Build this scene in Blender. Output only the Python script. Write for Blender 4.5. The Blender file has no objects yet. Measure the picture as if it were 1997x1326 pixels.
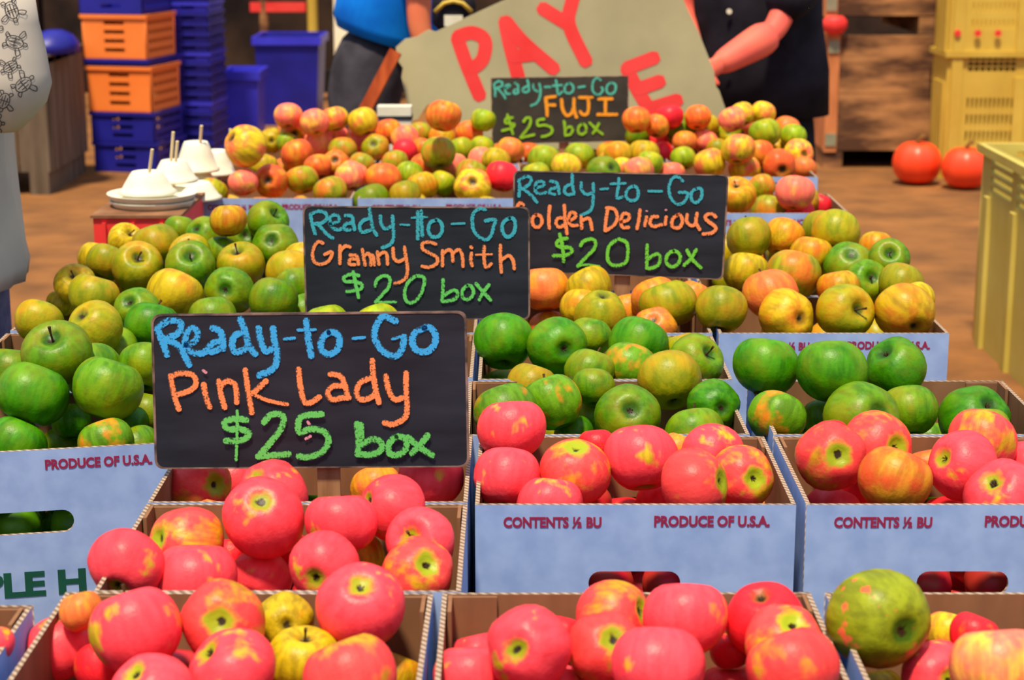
import bpy, bmesh, math, random
from mathutils import Vector, Matrix
from mathutils.bvhtree import BVHTree
rnd = random.Random(7)
S = bpy.context.scene
COL = S.collection
# ---------------------------------------------------------------- camera, world, sun, exposure
FPX, CX, CY = 3600.0, 998.5, 663.0
CAMH = 1.5
TH = math.atan(856/3600.0)
cd = bpy.data.cameras.new('camera'); cam = bpy.data.objects.new('camera', cd); COL.objects.link(cam)
cam.location = (0, 0, CAMH); cam.rotation_euler = (math.pi/2-TH, 0, 0)
cd.sensor_width = 36; cd.lens = FPX/1997*36; cd.clip_start = .05; cd.clip_end = 200
cd.dof.use_dof = True; cd.dof.focus_distance = 2.5; cd.dof.aperture_fstop = 8.0
S.camera = cam
W = bpy.data.worlds.new('world'); S.world = W; W.use_nodes = True
wn = W.node_tree.nodes; wl = W.node_tree.links
wtc = wn.new('ShaderNodeTexCoord'); wsp = wn.new('ShaderNodeSeparateXYZ'); wr = wn.new('ShaderNodeValToRGB')
wl.new(wtc.outputs['Generated'], wsp.inputs[0]); wl.new(wsp.outputs['Z'], wr.inputs[0])
wr.color_ramp.elements[0].position = 0.0; wr.color_ramp.elements[0].color = (.50, .58, .74, 1)
wr.color_ramp.elements[1].position = .8; wr.color_ramp.elements[1].color = (.66, .80, 1.10, 1)
wl.new(wr.outputs[0], wn['Background'].inputs[0]); wn['Background'].inputs[1].default_value = .68
sd = bpy.data.lights.new('sun', 'SUN'); sun = bpy.data.objects.new('sun', sd); COL.objects.link(sun)
sd.energy = 5.0; sd.color = (1, .86, .62); sd.angle = math.radians(6)
sun.rotation_euler = Vector((-.10, -.34, .9)).to_track_quat('Z', 'Y').to_euler()
S.view_settings.view_transform = 'Standard'; S.view_settings.look = 'None'
S.view_settings.exposure = 0.25; S.view_settings.gamma = 1; S.view_settings.use_curve_mapping = False

# ---------------------------------------------------------------- projection helpers (photo pixel -> world)
ct, st = math.cos(TH), math.sin(TH)
RIM = CAMH-.684
def ray(x, y):
    a = (x-CX)/FPX; b = -(y-CY)/FPX
    return Vector((a, ct+b*st, -st+b*ct))
def at_z(x, y, z): return Vector((0, 0, CAMH))+ray(x, y)*z
def at_Y(x, y, Y):
    r = ray(x, y); return Vector((0, 0, CAMH))+r*(Y/r.y)
def at_h(x, y, h):
    r = ray(x, y); return Vector((0, 0, CAMH))+r*((h-CAMH)/r.z)
# ---------------------------------------------------------------- materials
def lin(c):
    return tuple(((v/255)/12.92 if v/255 <= .04045 else ((v/255+.055)/1.055)**2.4) for v in c)+(1,)
def newmat(name):
    m = bpy.data.materials.new(name); m.use_nodes = True
    return m, m.node_tree.nodes, m.node_tree.links, m.node_tree.nodes['Principled BSDF']
def N(nodes, t, **k):
    n = nodes.new(t)
    for a, v in k.items(): setattr(n, a, v)
    return n
def mixc(nodes, links, fac, a, b):
    n = nodes.new('ShaderNodeMix'); n.data_type = 'RGBA'
    for sock, v in ((n.inputs[0], fac), (n.inputs[6], a), (n.inputs[7], b)):
        if isinstance(v, (int, float)): sock.default_value = v
        elif isinstance(v, tuple): sock.default_value = v
        else: links.new(v, sock)
    return n.outputs[2]
def math_(nodes, links, op, a, b=None, clamp=False):
    n = nodes.new('ShaderNodeMath'); n.operation = op; n.use_clamp = clamp
    for i, v in enumerate((a, b)):
        if v is None: continue
        if isinstance(v, (int, float)): n.inputs[i].default_value = v
        else: links.new(v, n.inputs[i])
    return n.outputs[0]
def ramp(nodes, links, fac, p0, p1, c0=(0, 0, 0, 1), c1=(1, 1, 1, 1)):
    n = nodes.new('ShaderNodeValToRGB'); e = n.color_ramp.elements
    e[0].position = p0; e[1].position = p1; e[0].color = c0; e[1].color = c1
    links.new(fac, n.inputs[0]); return n.outputs[0]
def mat(name, c, c2=None, rough=.6, scale=8, spec=.3, detail=4, stretch=(1, 1, 1), bump=0, lo=.35, hi=.65, coord='Object', metal=0):
    m, n, l, b = newmat(name)
    b.inputs['Roughness'].default_value = rough; b.inputs['Specular IOR Level'].default_value = spec; b.inputs['Metallic'].default_value = metal
    tc = N(n, 'ShaderNodeTexCoord'); mp = N(n, 'ShaderNodeMapping'); mp.inputs['Scale'].default_value = stretch
    l.new(tc.outputs[coord], mp.inputs[0])
    nz = N(n, 'ShaderNodeTexNoise'); nz.inputs['Scale'].default_value = scale; nz.inputs['Detail'].default_value = detail
    l.new(mp.outputs[0], nz.inputs[0])
    c = lin(c); c2 = lin(c2) if c2 else tuple(v*.82 for v in c[:3])+(1,)
    l.new(ramp(n, l, nz.outputs[0], lo, hi, c, c2), b.inputs['Base Color'])
    if bump:
        bp = N(n, 'ShaderNodeBump'); bp.inputs['Strength'].default_value = bump; bp.inputs['Distance'].default_value = .01
        l.new(nz.outputs[0], bp.inputs['Height']); l.new(bp.outputs[0], b.inputs['Normal'])
    return m
def apple_mat(name, base, blush, t, cav, cavr=.34, base2=None, soft=.05, speck=.25, nscale=.9):
    """ground colour, blush patch by noise + side gradient, russet cavity, lenticel dots"""
    m, n, l, b = newmat(name)
    b.inputs['Roughness'].default_value = .40; b.inputs['Specular IOR Level'].default_value = .22
    tc = N(n, 'ShaderNodeTexCoord'); oi = N(n, 'ShaderNodeObjectInfo')
    r30 = math_(n, l, 'MULTIPLY', oi.outputs['Random'], 40.0)
    cb = N(n, 'ShaderNodeCombineXYZ'); l.new(r30, cb.inputs[0]); l.new(r30, cb.inputs[2])
    ad = N(n, 'ShaderNodeVectorMath', operation='ADD'); l.new(tc.outputs['Object'], ad.inputs[0]); l.new(cb.outputs[0], ad.inputs[1])
    n1 = N(n, 'ShaderNodeTexNoise'); n1.inputs['Scale'].default_value = nscale; n1.inputs['Detail'].default_value = 3; n1.inputs['Roughness'].default_value = .55
    l.new(ad.outputs[0], n1.inputs[0])
    n2 = N(n, 'ShaderNodeTexNoise'); n2.inputs['Scale'].default_value = 2.6; n2.inputs['Detail'].default_value = 5
    mp = N(n, 'ShaderNodeMapping'); mp.inputs['Scale'].default_value = (1.6, 1.6, .35); l.new(ad.outputs[0], mp.inputs[0]); l.new(mp.outputs[0], n2.inputs[0])
    ground = mixc(n, l, ramp(n, l, n2.outputs[0], .4, .62), lin(base), lin(base2 or tuple(int(v*.8) for v in base)))
    f = math_(n, l, 'ADD', n1.outputs[0], math_(n, l, 'MULTIPLY', math_(n, l, 'SUBTRACT', n2.outputs[0], .5), .22))
    bl2 = mixc(n, l, ramp(n, l, n2.outputs[0], .38, .66), lin(blush), tuple(v*q for v, q in zip(lin(blush)[:3], (.88, .7, .72)))+(1,))
    c = mixc(n, l, ramp(n, l, f, t-soft, t+soft), ground, bl2)
    vo = N(n, 'ShaderNodeTexVoronoi'); vo.inputs['Scale'].default_value = 13; l.new(ad.outputs[0], vo.inputs[0])
    dot = math_(n, l, 'MULTIPLY', ramp(n, l, vo.outputs['Distance'], .07, .13, (1, 1, 1, 1), (0, 0, 0, 1)), speck)
    c = mixc(n, l, dot, c, tuple(v*.45 for v in lin(base)[:3])+(1,))
    sx = N(n, 'ShaderNodeSeparateXYZ'); l.new(tc.outputs['Object'], sx.inputs[0])
    d2 = math_(n, l, 'ADD', math_(n, l, 'POWER', math_(n, l, 'ABSOLUTE', sx.outputs[0]), 2.0), math_(n, l, 'POWER', math_(n, l, 'ABSOLUTE', sx.outputs[1]), 2.0))
    rr = math_(n, l, 'ADD', math_(n, l, 'SQRT', d2), math_(n, l, 'MULTIPLY', math_(n, l, 'SUBTRACT', n2.outputs[0], .5), .35))
    c = mixc(n, l, ramp(n, l, rr, cavr-.12, cavr+.06, (1, 1, 1, 1), (0, 0, 0, 1)), c, lin(cav))
    c = mixc(n, l, ramp(n, l, rr, .06, .13, (1, 1, 1, 1), (0, 0, 0, 1)), c, (.03, .018, .006, 1))
    hs = N(n, 'ShaderNodeHueSaturation'); l.new(c, hs.inputs['Color'])
    l.new(math_(n, l, 'ADD', math_(n, l, 'MULTIPLY', oi.outputs['Random'], .25), .88), hs.inputs['Value'])
    l.new(hs.outputs[0], b.inputs['Base Color'])
    bp = N(n, 'ShaderNodeBump'); bp.inputs['Strength'].default_value = .12; bp.inputs['Distance'].default_value = .004
    n3 = N(n, 'ShaderNodeTexNoise'); n3.inputs['Scale'].default_value = 9; l.new(ad.outputs[0], n3.inputs[0])
    l.new(n3.outputs[0], bp.inputs['Height']); l.new(bp.outputs[0], b.inputs['Normal'])
    return m
PK = (254, 74, 86)
AM = {
 'P':  apple_mat('apple_pink', (205, 170, 30), PK, .33, (150, 150, 20), .30),
 'PY': apple_mat('apple_pink_yellow', (208, 150, 30), (252, 76, 74), .43, (150, 160, 20), .40, soft=.07),
 'O':  apple_mat('apple_orange', (228, 150, 30), (240, 125, 62), .45, (150, 90, 20), .22, soft=.1),
 'OY': apple_mat('apple_orange_yellow', (206, 165, 20), (226, 128, 30), .56, (110, 80, 15), .22, soft=.12),
 'Y':  apple_mat('apple_yellow', (200, 172, 22), (226, 145, 35), .66, (110, 90, 15), .22, soft=.1),
 'G':  apple_mat('apple_green', (90, 138, 6), (128, 146, 10), .52, (48, 88, 6), .30, base2=(62, 110, 5), soft=.12),
 'GD': apple_mat('apple_deep_green', (66, 134, 4), (98, 146, 8), .56, (36, 80, 6), .28, base2=(44, 106, 3), soft=.1),
 'GY': apple_mat('apple_yellow_green', (150, 146, 12), (186, 150, 18), .54, (84, 90, 10), .26, base2=(118, 128, 8), soft=.12, speck=.5),
 'GO': apple_mat('apple_green_orange_cheek', (96, 145, 14), (215, 140, 30), .58, (50, 85, 8), .28, soft=.07),
 'GP': apple_mat('apple_green_pink_flecks', (140, 150, 22), (238, 110, 70), .60, (60, 90, 12), .32, soft=.03, nscale=1.6),
 'R':  apple_mat('apple_red', (230, 90, 40), (235, 40, 52), .36, (120, 70, 20), .25),
 'FP': apple_mat('apple_coral_sun_bright', (250, 180, 70), (255, 122, 98), .43, (170, 110, 30), .26, soft=.1),  # coral raised in brightness, sun on the back heaps put into the colour
 'FO': apple_mat('apple_orange_red', (226, 156, 36), (238, 100, 44), .45, (90, 60, 12), .28, soft=.12),
 'FG': apple_mat('apple_olive_orange', (160, 160, 22), (220, 130, 40), .54, (90, 90, 15), .28, soft=.1),
 'FY': apple_mat('apple_yellow_coral', (232, 196, 34), (252, 124, 76), .53, (110, 80, 15), .28, soft=.08),
 'LG': apple_mat('apple_lime', (150, 175, 20), (190, 185, 25), .55, (80, 100, 12), .25, soft=.1),
}
LOOK = {'P': 'pink-red apple', 'PY': 'pink and yellow apple', 'O': 'orange apple', 'OY': 'orange-yellow apple', 'Y': 'yellow apple',
 'G': 'green apple', 'GD': 'deep green apple', 'GY': 'yellow-green apple', 'GO': 'green apple with orange cheek', 'GP': 'big green apple with pink flecks',
 'R': 'red apple', 'FP': 'coral apple', 'FO': 'orange-red apple', 'FG': 'olive and orange apple', 'FY': 'yellow and coral apple', 'LG': 'lime green apple'}
M = {}
M['white'] = mat('box_white_shade_blue', (156, 180, 222), (140, 164, 210), .75, 30, .15)  # white cardboard, with the blue of open shade mixed into its colour
M['brown'] = mat('box_brown', (150, 108, 78), (118, 82, 58), .85, 14, .1, stretch=(1, 1, .3))
m, n, l, b = newmat('box_flute'); M['flute'] = m
tc = N(n, 'ShaderNodeTexCoord'); wv = N(n, 'ShaderNodeTexWave'); wv.bands_direction = 'DIAGONAL'; wv.inputs['Scale'].default_value = 60
l.new(tc.outputs['Object'], wv.inputs[0]); l.new(ramp(n, l, wv.outputs[0], .35, .6, lin((176, 156, 136)), lin((122, 96, 74))), b.inputs['Base Color'])
b.inputs['Roughness'].default_value = .9
M['maroon'] = mat('print_maroon', (140, 28, 66), (150, 40, 76), .7)
M['dkgreen'] = mat('print_green', (10, 82, 62), (8, 70, 55), .7)
M['slate'] = mat('chalkboard', (26, 29, 38), (48, 52, 64), .6, 14, .3, detail=8, stretch=(.5, 1, 2.5), lo=.35, hi=.85)
M['slate2'] = mat('chalkboard_dusty', (50, 46, 40), (64, 60, 52), .6, 14, .3)
M['edge'] = mat('board_edge', (150, 120, 108), (70, 58, 55), .8, 40, .2)
M['stake'] = mat('stake_wood', (172, 128, 92), (140, 98, 66), .8, 20, .2, stretch=(4, 4, .5))
M['card'] = mat('pay_cardboard', (196, 186, 142), (168, 158, 122), .8, 2.2, .15, detail=6)
M['paint'] = mat('red_paint', (255, 76, 72), (248, 58, 55), .6, 6)
M['floor'] = mat('floor_brown', (148, 98, 54), (104, 70, 42), .85, 3.5, .15, detail=10, stretch=(1, 1, 1), bump=.2, lo=.3, hi=.7)
M['wood'] = mat('bin_wood', (186, 132, 84), (86, 58, 42), .8, 3.2, .15, detail=8, stretch=(.9, 1, 3.2), lo=.38, hi=.62)
M['wood_pale_sunlit'] = mat('bin_wood_pale_sunlit', (226, 146, 92), (180, 108, 64), .8, 4, .15, stretch=(2, 2, .6))
M['bluep'] = mat('crate_blue', (34, 34, 150), (28, 28, 128), .45, 5, .4)
M['bluel'] = mat('crate_blue_light', (62, 60, 210), (52, 50, 190), .4, 5, .4)
M['orangep'] = mat('crate_orange', (255, 138, 62), (250, 126, 48), .5, 3, .3)
M['yellowp'] = mat('bin_yellow', (206, 188, 96), (190, 168, 74), .55, 3, .3, detail=6)
M['yellowd'] = mat('bin_yellow_far', (214, 182, 76), (196, 160, 60), .55, 3, .3, detail=6)
M['dark'] = mat('dark_interior', (28, 20, 16), (18, 13, 10), .9)
M['wallm'] = mat('wall_dark', (72, 54, 42), (30, 24, 24), .9, 1.6, .1, detail=5)
M['pumpkin'] = mat('pumpkin_red', (252, 78, 34), (244, 62, 26), .38, 3, .45)
M['pstem'] = mat('pumpkin_stem', (128, 84, 34), None, .8)
M['foam'] = mat('foam_white', (232, 228, 206), (222, 216, 190), .6, 20, .3)
M['stick'] = mat('pick_wood', (238, 214, 165), None, .7)
M['redcr'] = mat('crate_red', (238, 70, 60), (228, 52, 50), .55, 10, .3)
M['tstem'] = mat('stem_brown', (82, 58, 28), (60, 44, 20), .8)
M['table'] = mat('table_wood', (120, 90, 62), (92, 66, 44), .8, 6, .2, stretch=(4, .5, 4))
M['skin'] = mat('skin', (238, 140, 92), (230, 120, 82), .6, 6, .3)
M['skin2'] = mat('skin_rosy', (246, 116, 92), (240, 98, 84), .6, 6, .3)
M['shirtw'] = mat('shirt_white', (196, 186, 172), (176, 168, 158), .85, 5, .1)
M['jeans'] = mat('jeans_grey_blue', (132, 132, 156), (104, 104, 130), .9, 30, .1)
M['blueshirt'] = mat('shirt_blue', (12, 128, 226), (8, 98, 200), .85, 6, .1)
M['pants'] = mat('pants_grey', (72, 70, 78), (50, 48, 54), .9, 10, .1)
M['blackcl'] = mat('cloth_black', (40, 38, 48), (24, 22, 28), .9, 7, .1)
M['hair'] = mat('hair_brown', (60, 40, 28), (40, 26, 18), .7, 30)
M['shoe'] = mat('shoe_dark', (40, 36, 34), None, .6)
M['ink'] = mat('turtle_ink', (70, 66, 66), None, .8)
M['pale'] = mat('pale_grey_plastic', (122, 106, 88), (92, 78, 62), .8, 5, .15, stretch=(3, 3, .4))
M['sky_opening'] = mat('sky_opening_white', (255, 246, 214), (255, 236, 190), .8, 2)
M['green_steel'] = mat('bracket_grey_green', (150, 150, 120), (130, 132, 108), .6, 8)
M['eye'] = mat('eye_dark', (30, 22, 18), None, .3)
M['lip'] = mat('lip', (190, 80, 70), None, .5)
def chalk(name, c):
    m, n, l, b = newmat(name)
    tc = N(n, 'ShaderNodeTexCoord'); nz = N(n, 'ShaderNodeTexNoise'); nz.inputs['Scale'].default_value = 420; nz.inputs['Detail'].default_value = 2
    l.new(tc.outputs['Object'], nz.inputs[0])
    n2 = N(n, 'ShaderNodeTexNoise'); n2.inputs['Scale'].default_value = 35; l.new(tc.outputs['Object'], n2.inputs[0])
    uv = N(n, 'ShaderNodeUVMap'); sp = N(n, 'ShaderNodeSeparateXYZ'); l.new(uv.outputs[0], sp.inputs[0])
    e = math_(n, l, 'POWER', math_(n, l, 'ABSOLUTE', sp.outputs[0]), 3.0)      # 0 centre .. 1 edge
    a = math_(n, l, 'SUBTRACT', math_(n, l, 'ADD', nz.outputs[0], math_(n, l, 'MULTIPLY', n2.outputs[0], .35)), math_(n, l, 'MULTIPLY', e, .28))
    al = ramp(n, l, a, .48, .56)
    b.inputs['Base Color'].default_value = lin(c); b.inputs['Roughness'].default_value = .95; b.inputs['Specular IOR Level'].default_value = .05
    l.new(math_(n, l, 'ADD', math_(n, l, 'MULTIPLY', al, .82), .12, True), b.inputs['Alpha'])
    return m
CH = {'blue': chalk('chalk_blue', (70, 176, 240)), 'teal': chalk('chalk_teal', (70, 172, 190)), 'aqua': chalk('chalk_aqua', (90, 190, 170)),
      'orange': chalk('chalk_orange', (255, 148, 92)), 'green': chalk('chalk_green', (110, 208, 104)), 'lime': chalk('chalk_lime', (150, 205, 50)),
      'gold': chalk('chalk_gold', (252, 165, 50)), 'pink': chalk('chalk_pink', (225, 150, 165))}

# ---------------------------------------------------------------- object helpers
def link(name, me, parent=None, m=None, loc=None, rot=None):
    o = bpy.data.objects.new(name, me); COL.objects.link(o)
    if m is not None and me is not None: me.materials.append(m)
    if parent: o.parent = parent
    if loc is not None: o.location = loc
    if rot is not None: o.rotation_euler = rot
    return o
def bmo(name, bm, parent=None, m=None, loc=None, rot=None, smooth=False):
    me = bpy.data.meshes.new(name); bm.to_mesh(me); bm.free()
    if smooth:
        for p in me.polygons: p.use_smooth = True
    return link(name, me, parent, m, loc, rot)
def tag(o, label, cat=None, group=None, kind=None):
    if label: o['label'] = label
    if cat: o['category'] = cat
    if group: o['group'] = group
    if kind: o['kind'] = kind
    return o
def thing(name, loc, label, cat, group=None, rz=0):
    o = bpy.data.objects.new(name, None); COL.objects.link(o); o.location = loc; o.rotation_euler = (0, 0, rz); o.empty_display_size = .05
    return tag(o, label, cat, group)
def box(bm, x0, x1, y0, y1, z0, z1, mi=0):
    v = [bm.verts.new(p) for p in ((x0, y0, z0), (x1, y0, z0), (x1, y1, z0), (x0, y1, z0), (x0, y0, z1), (x1, y0, z1), (x1, y1, z1), (x0, y1, z1))]
    for f in ((0, 3, 2, 1), (4, 5, 6, 7), (0, 1, 5, 4), (1, 2, 6, 5), (2, 3, 7, 6), (3, 0, 4, 7)):
        bm.faces.new([v[i] for i in f]).material_index = mi
def cyl(bm, p, q, r0, r1=None, seg=10):
    p = Vector(p); q = Vector(q); r1 = r0 if r1 is None else r1
    d = (q-p).normalized(); a = d.orthogonal().normalized(); c = d.cross(a)
    A = []; B = []
    for i in range(seg):
        t = 2*math.pi*i/seg; u = a*math.cos(t)+c*math.sin(t)
        A.append(bm.verts.new(p+u*r0)); B.append(bm.verts.new(q+u*r1))
    for i in range(seg):
        j = (i+1) % seg; bm.faces.new((A[i], A[j], B[j], B[i]))
    bm.faces.new(A[::-1]); bm.faces.new(B)
def tube(bm, pts, rad, seg=8):
    pts = [Vector(p) for p in pts]; rings = []
    for i, p in enumerate(pts):
        d = (pts[min(i+1, len(pts)-1)]-pts[max(i-1, 0)]).normalized()
        a = d.cross(Vector((0, 0, 1)) if abs(d.z) < .9 else Vector((0, 1, 0))).normalized(); c = d.cross(a)
        r = rad[i] if isinstance(rad, (list, tuple)) else rad
        rings.append([bm.verts.new(p+(a*math.cos(2*math.pi*k/seg)+c*math.sin(2*math.pi*k/seg))*r) for k in range(seg)])
    for A, B in zip(rings, rings[1:]):
        for i in range(seg):
            j = (i+1) % seg; bm.faces.new((A[i], A[j], B[j], B[i]))
    bm.faces.new(rings[0][::-1]); bm.faces.new(rings[-1])
def loft(rings, seg=24, cap=True):
    """rings: (cx,cy,cz,rx,ry)"""
    bm = bmesh.new(); R = []
    for cx, cy, cz, rx, ry in rings:
        R.append([bm.verts.new((cx+rx*math.cos(2*math.pi*k/seg), cy+ry*math.sin(2*math.pi*k/seg), cz)) for k in range(seg)])
    for A, B in zip(R, R[1:]):
        for i in range(seg):
            j = (i+1) % seg; bm.faces.new((A[i], A[j], B[j], B[i]))
    if cap: bm.faces.new(R[0][::-1]); bm.faces.new(R[-1])
    bmesh.ops.recalc_face_normals(bm, faces=bm.faces)
    return bm
def rrect(x0, x1, z0, z1, r, seg=5):
    P = []
    for cx, cz, a0 in ((x1-r, z1-r, 0), (x0+r, z1-r, 90), (x0+r, z0+r, 180), (x1-r, z0+r, 270)):
        for k in range(seg+1):
            a = math.radians(a0+90*k/seg); P.append((cx+r*math.cos(a), cz+r*math.sin(a)))
    return P
def plate(outer, holes, t, bevel=0):
    """flat plate in the XZ plane (outline in x,z), thickness t along Y, with through holes"""
    cu = bpy.data.curves.new('plate', 'CURVE'); cu.dimensions = '2D'; cu.fill_mode = 'BOTH'; cu.extrude = t/2-bevel; cu.bevel_depth = bevel; cu.bevel_resolution = 1
    if bevel: cu.offset = -bevel
    for poly in [outer]+list(holes):
        s = cu.splines.new('POLY'); s.points.add(len(poly)-1); s.use_cyclic_u = True
        for p, q in zip(s.points, poly): p.co = (q[0], q[1], 0, 1)
    o = bpy.data.objects.new('tmp', cu); COL.objects.link(o)
    bpy.context.view_layer.update()
    me = bpy.data.meshes.new_from_object(o.evaluated_get(bpy.context.evaluated_depsgraph_get()))
    bpy.data.objects.remove(o); bpy.data.curves.remove(cu)
    me.transform(Matrix.Rotation(math.pi/2, 4, 'X'))
    me.materials.clear()
    return me
TXT = {}
def text_mesh(s, size, squeeze=1.0):
    k = (s, size)
    if k in TXT: return TXT[k]
    cu = bpy.data.curves.new('t', 'FONT'); cu.body = s; cu.size = size; cu.extrude = .0003; cu.offset = size*.04; cu.resolution_u = 3
    o = bpy.data.objects.new('tmp', cu); COL.objects.link(o); bpy.context.view_layer.update()
    me = bpy.data.meshes.new_from_object(o.evaluated_get(bpy.context.evaluated_depsgraph_get()))
    bpy.data.objects.remove(o); bpy.data.curves.remove(cu)
    xs = [v.co.x for v in me.vertices]; me.transform(Matrix.Translation((-min(xs), 0, 0)))
    me.transform(Matrix.Rotation(math.pi/2, 4, 'X')); me.materials.clear()
    TXT[k] = (me, max(xs)-min(xs)); return TXT[k]
def fit_text(s, x0, x1, z, size, parent, m, y, name='printed_text'):
    me, w = text_mesh(s, size)
    o = bpy.data.objects.new(name, me); COL.objects.link(o)
    if not me.materials: me.materials.append(m)
    o.parent = parent; o.location = (x0, y, z); o.scale = ((x1-x0)/w, 1, 1)
    return o
def smooth_line(P, n=5):
    if len(P) < 3: return [Vector(p) for p in P]
    Q = [Vector(p) for p in P]; out = []
    closed = (Q[0]-Q[-1]).length < 12 and len(Q) > 5
    for i in range(len(Q)-1):
        a = Q[i-1] if i > 0 else (Q[-2] if closed else Q[0]); b = Q[i]; c = Q[i+1]; d = Q[i+2] if i+2 < len(Q) else (Q[1] if closed else Q[-1])
        for k in range(n):
            t = k/n; out.append(.5*((2*b)+(c-a)*t+(2*a-5*b+4*c-d)*t*t+(3*b-a-3*c+d)*t**3))
    out.append(Q[-1]); return out
def ribbon(bm, uvl, pts, w, to3, off, nrm):
    """pts 2D (crop px), w half width px, to3 maps 2D->3D"""
    L = smooth_line(pts); ring = []
    d0 = (L[1]-L[0]).normalized(); d1 = (L[-1]-L[-2]).normalized()
    L = [L[0]-d0*w*.7]+L+[L[-1]+d1*w*.7]
    n = len(L)
    for i, p in enumerate(L):
        d = (L[min(i+1, n-1)]-L[max(i-1, 0)]); d = d.normalized() if d.length > 1e-6 else Vector((1, 0)); q = Vector((-d.y, d.x))
        ww = w*(.55 if i in (0, n-1) else 1)
        ring.append([bm.verts.new(to3(p+q*ww*s)+nrm*off) for s in (-1, -.4, .4, 1)])
    for A, B in zip(ring, ring[1:]):
        for j in range(3):
            f = bm.faces.new((A[j], A[j+1], B[j+1], B[j]))
            us = (-1, -.4, .4, 1)
            for lp, u in zip(f.loops, (us[j], us[j+1], us[j+1], us[j])): lp[uvl].uv = (u, 0)

# ---------------------------------------------------------------- the setting
bm = bmesh.new(); bmesh.ops.create_grid(bm, x_segments=2, y_segments=2, size=1)
for v in bm.verts: v.co.x *= 16; v.co.y = v.co.y*14+10
tag(bmo('floor', bm, None, M['floor']), None, kind='structure')
bm = bmesh.new(); box(bm, -16, 16, 15.0, 15.2, 0, 5)
tag(bmo('wall_back', bm, None, M['wallm']), None, kind='structure')
bm = bmesh.new(); box(bm, -9.0, 9.0, 14.9, 15.0, 0, .18)
tag(bmo('baseboard_back', bm, None, M['dark']), None, kind='structure')

# ---------------------------------------------------------------- table under the boxes
BH = .25
TT = RIM-BH
tb = thing('display_table', (0, 3.5, 0), 'long brown wooden table under all the apple boxes', 'table')
for k in range(9):
    bm = bmesh.new(); x = -.86+k*.186; box(bm, x, x+.180, -2.3, 1.80, TT-.03, TT); bmo('plank', bm, tb, M['table'])
for sx in (-.80, .74):
    for sy in (-2.15, 0, 1.7):
        bm = bmesh.new(); box(bm, sx-.035, sx+.035, sy-.035, sy+.035, 0, TT-.03); bmo('leg', bm, tb, M['table'])

# ---------------------------------------------------------------- cardboard boxes
BW, BD, BT = .374, .283, .005
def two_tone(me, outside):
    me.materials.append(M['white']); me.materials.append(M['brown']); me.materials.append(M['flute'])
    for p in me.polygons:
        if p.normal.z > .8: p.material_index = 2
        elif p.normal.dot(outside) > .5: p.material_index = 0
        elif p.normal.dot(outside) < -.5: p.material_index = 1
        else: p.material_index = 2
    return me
hole = rrect(-.054, .054, BH-.112, BH-.082, .014)
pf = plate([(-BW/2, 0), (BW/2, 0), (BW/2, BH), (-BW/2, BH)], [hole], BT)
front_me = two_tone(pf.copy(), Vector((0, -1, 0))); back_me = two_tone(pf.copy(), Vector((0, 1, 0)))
def panel_me(x0, x1, y0, y1, z0, z1, out):
    bm = bmesh.new(); box(bm, x0, x1, y0, y1, z0, z1); me = bpy.data.meshes.new('panel'); bm.to_mesh(me); bm.free(); return two_tone(me, out)
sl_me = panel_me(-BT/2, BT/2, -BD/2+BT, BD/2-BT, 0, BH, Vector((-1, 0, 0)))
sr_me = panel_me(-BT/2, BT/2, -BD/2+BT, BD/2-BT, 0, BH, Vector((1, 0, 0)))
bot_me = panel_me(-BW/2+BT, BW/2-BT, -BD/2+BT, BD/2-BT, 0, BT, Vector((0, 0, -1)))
cf_me = panel_me(0, .05, -.0022, .0022, 0, BH-.006, Vector((0, -1, 0)))
for me_ in (cf_me,):
    for p in me_.polygons: p.material_index = 1
cs_me = panel_me(-.002, .002, 0, .045, 0, BH-.003, Vector((1, 0, 0)))
for p in cs_me.polygons: p.material_index = 1
BOXES = {}
def apple_box(key, xc, yf, label, group, rz=0, printed=True, big=None):
    yc = yf+BD/2
    r = thing('apple_box', (xc, yc, TT), label, 'box', group, rz)
    f = link('front_panel', front_me, r, None, (0, -BD/2+BT/2, 0)); link('back_panel', back_me, r, None, (0, BD/2-BT/2, 0))
    link('side_panel', sl_me, r, None, (-BW/2+BT/2, 0, 0)); link('side_panel', sr_me, r, None, (BW/2-BT/2, 0, 0))
    link('bottom_panel', bot_me, r, None, (0, 0, 0))
    for sx in (-1, 1):
        link('corner_flap', cf_me, r, None, (BW/2-BT-.0505 if sx > 0 else -BW/2+BT+.0005, BD/2-BT-.0035, .005))
        link('corner_flap', cs_me, r, None, (sx*(BW/2-BT-.0035), BD/2-BT-.052, .005))
    if printed:
        k = BW/634.0
        fit_text('CONTENTS \u00bd BU', -BW/2+56*k, -BW/2+250*k, BH-46*k, .017, f, M['maroon'], -BT/2-.0004)
        fit_text('PRODUCE OF U.S.A.', -BW/2+354*k, -BW/2+583*k, BH-44*k, .0175, f, M['maroon'], -BT/2-.0004)
    if big:
        fit_text('APPLE H', -.135, .065, BH-.196, .045, f, M['dkgreen'], -BT/2-.0004, 'printed_name')
    BOXES[key] = (xc, yc, rz); return r
rb = 'cardboard boxes of red apples'; gb = 'cardboard boxes of green apples'; yb = 'cardboard boxes of golden apples'; fb = 'cardboard boxes of orange-red apples'
R_ = math.radians
apple_box('F', -.665, 1.449, 'cardboard box cut off by the bottom left corner of the view', rb)
apple_box('C', -.268, 1.484, 'nearest left cardboard box heaped with large pink apples', rb, R_(-.4))
apple_box('D', .117, 1.484, 'nearest middle cardboard box of pink apples', rb, R_(.3))
apple_box('E', .505, 1.484, 'nearest right cardboard box holding the big green flecked apple', rb)
apple_box('B', -.239, 1.768, 'cardboard box of pink apples just before the largest chalkboard', rb)
apple_box('A', -.239, 2.055, 'cardboard box of pink apples directly under the largest chalkboard', rb)
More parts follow.
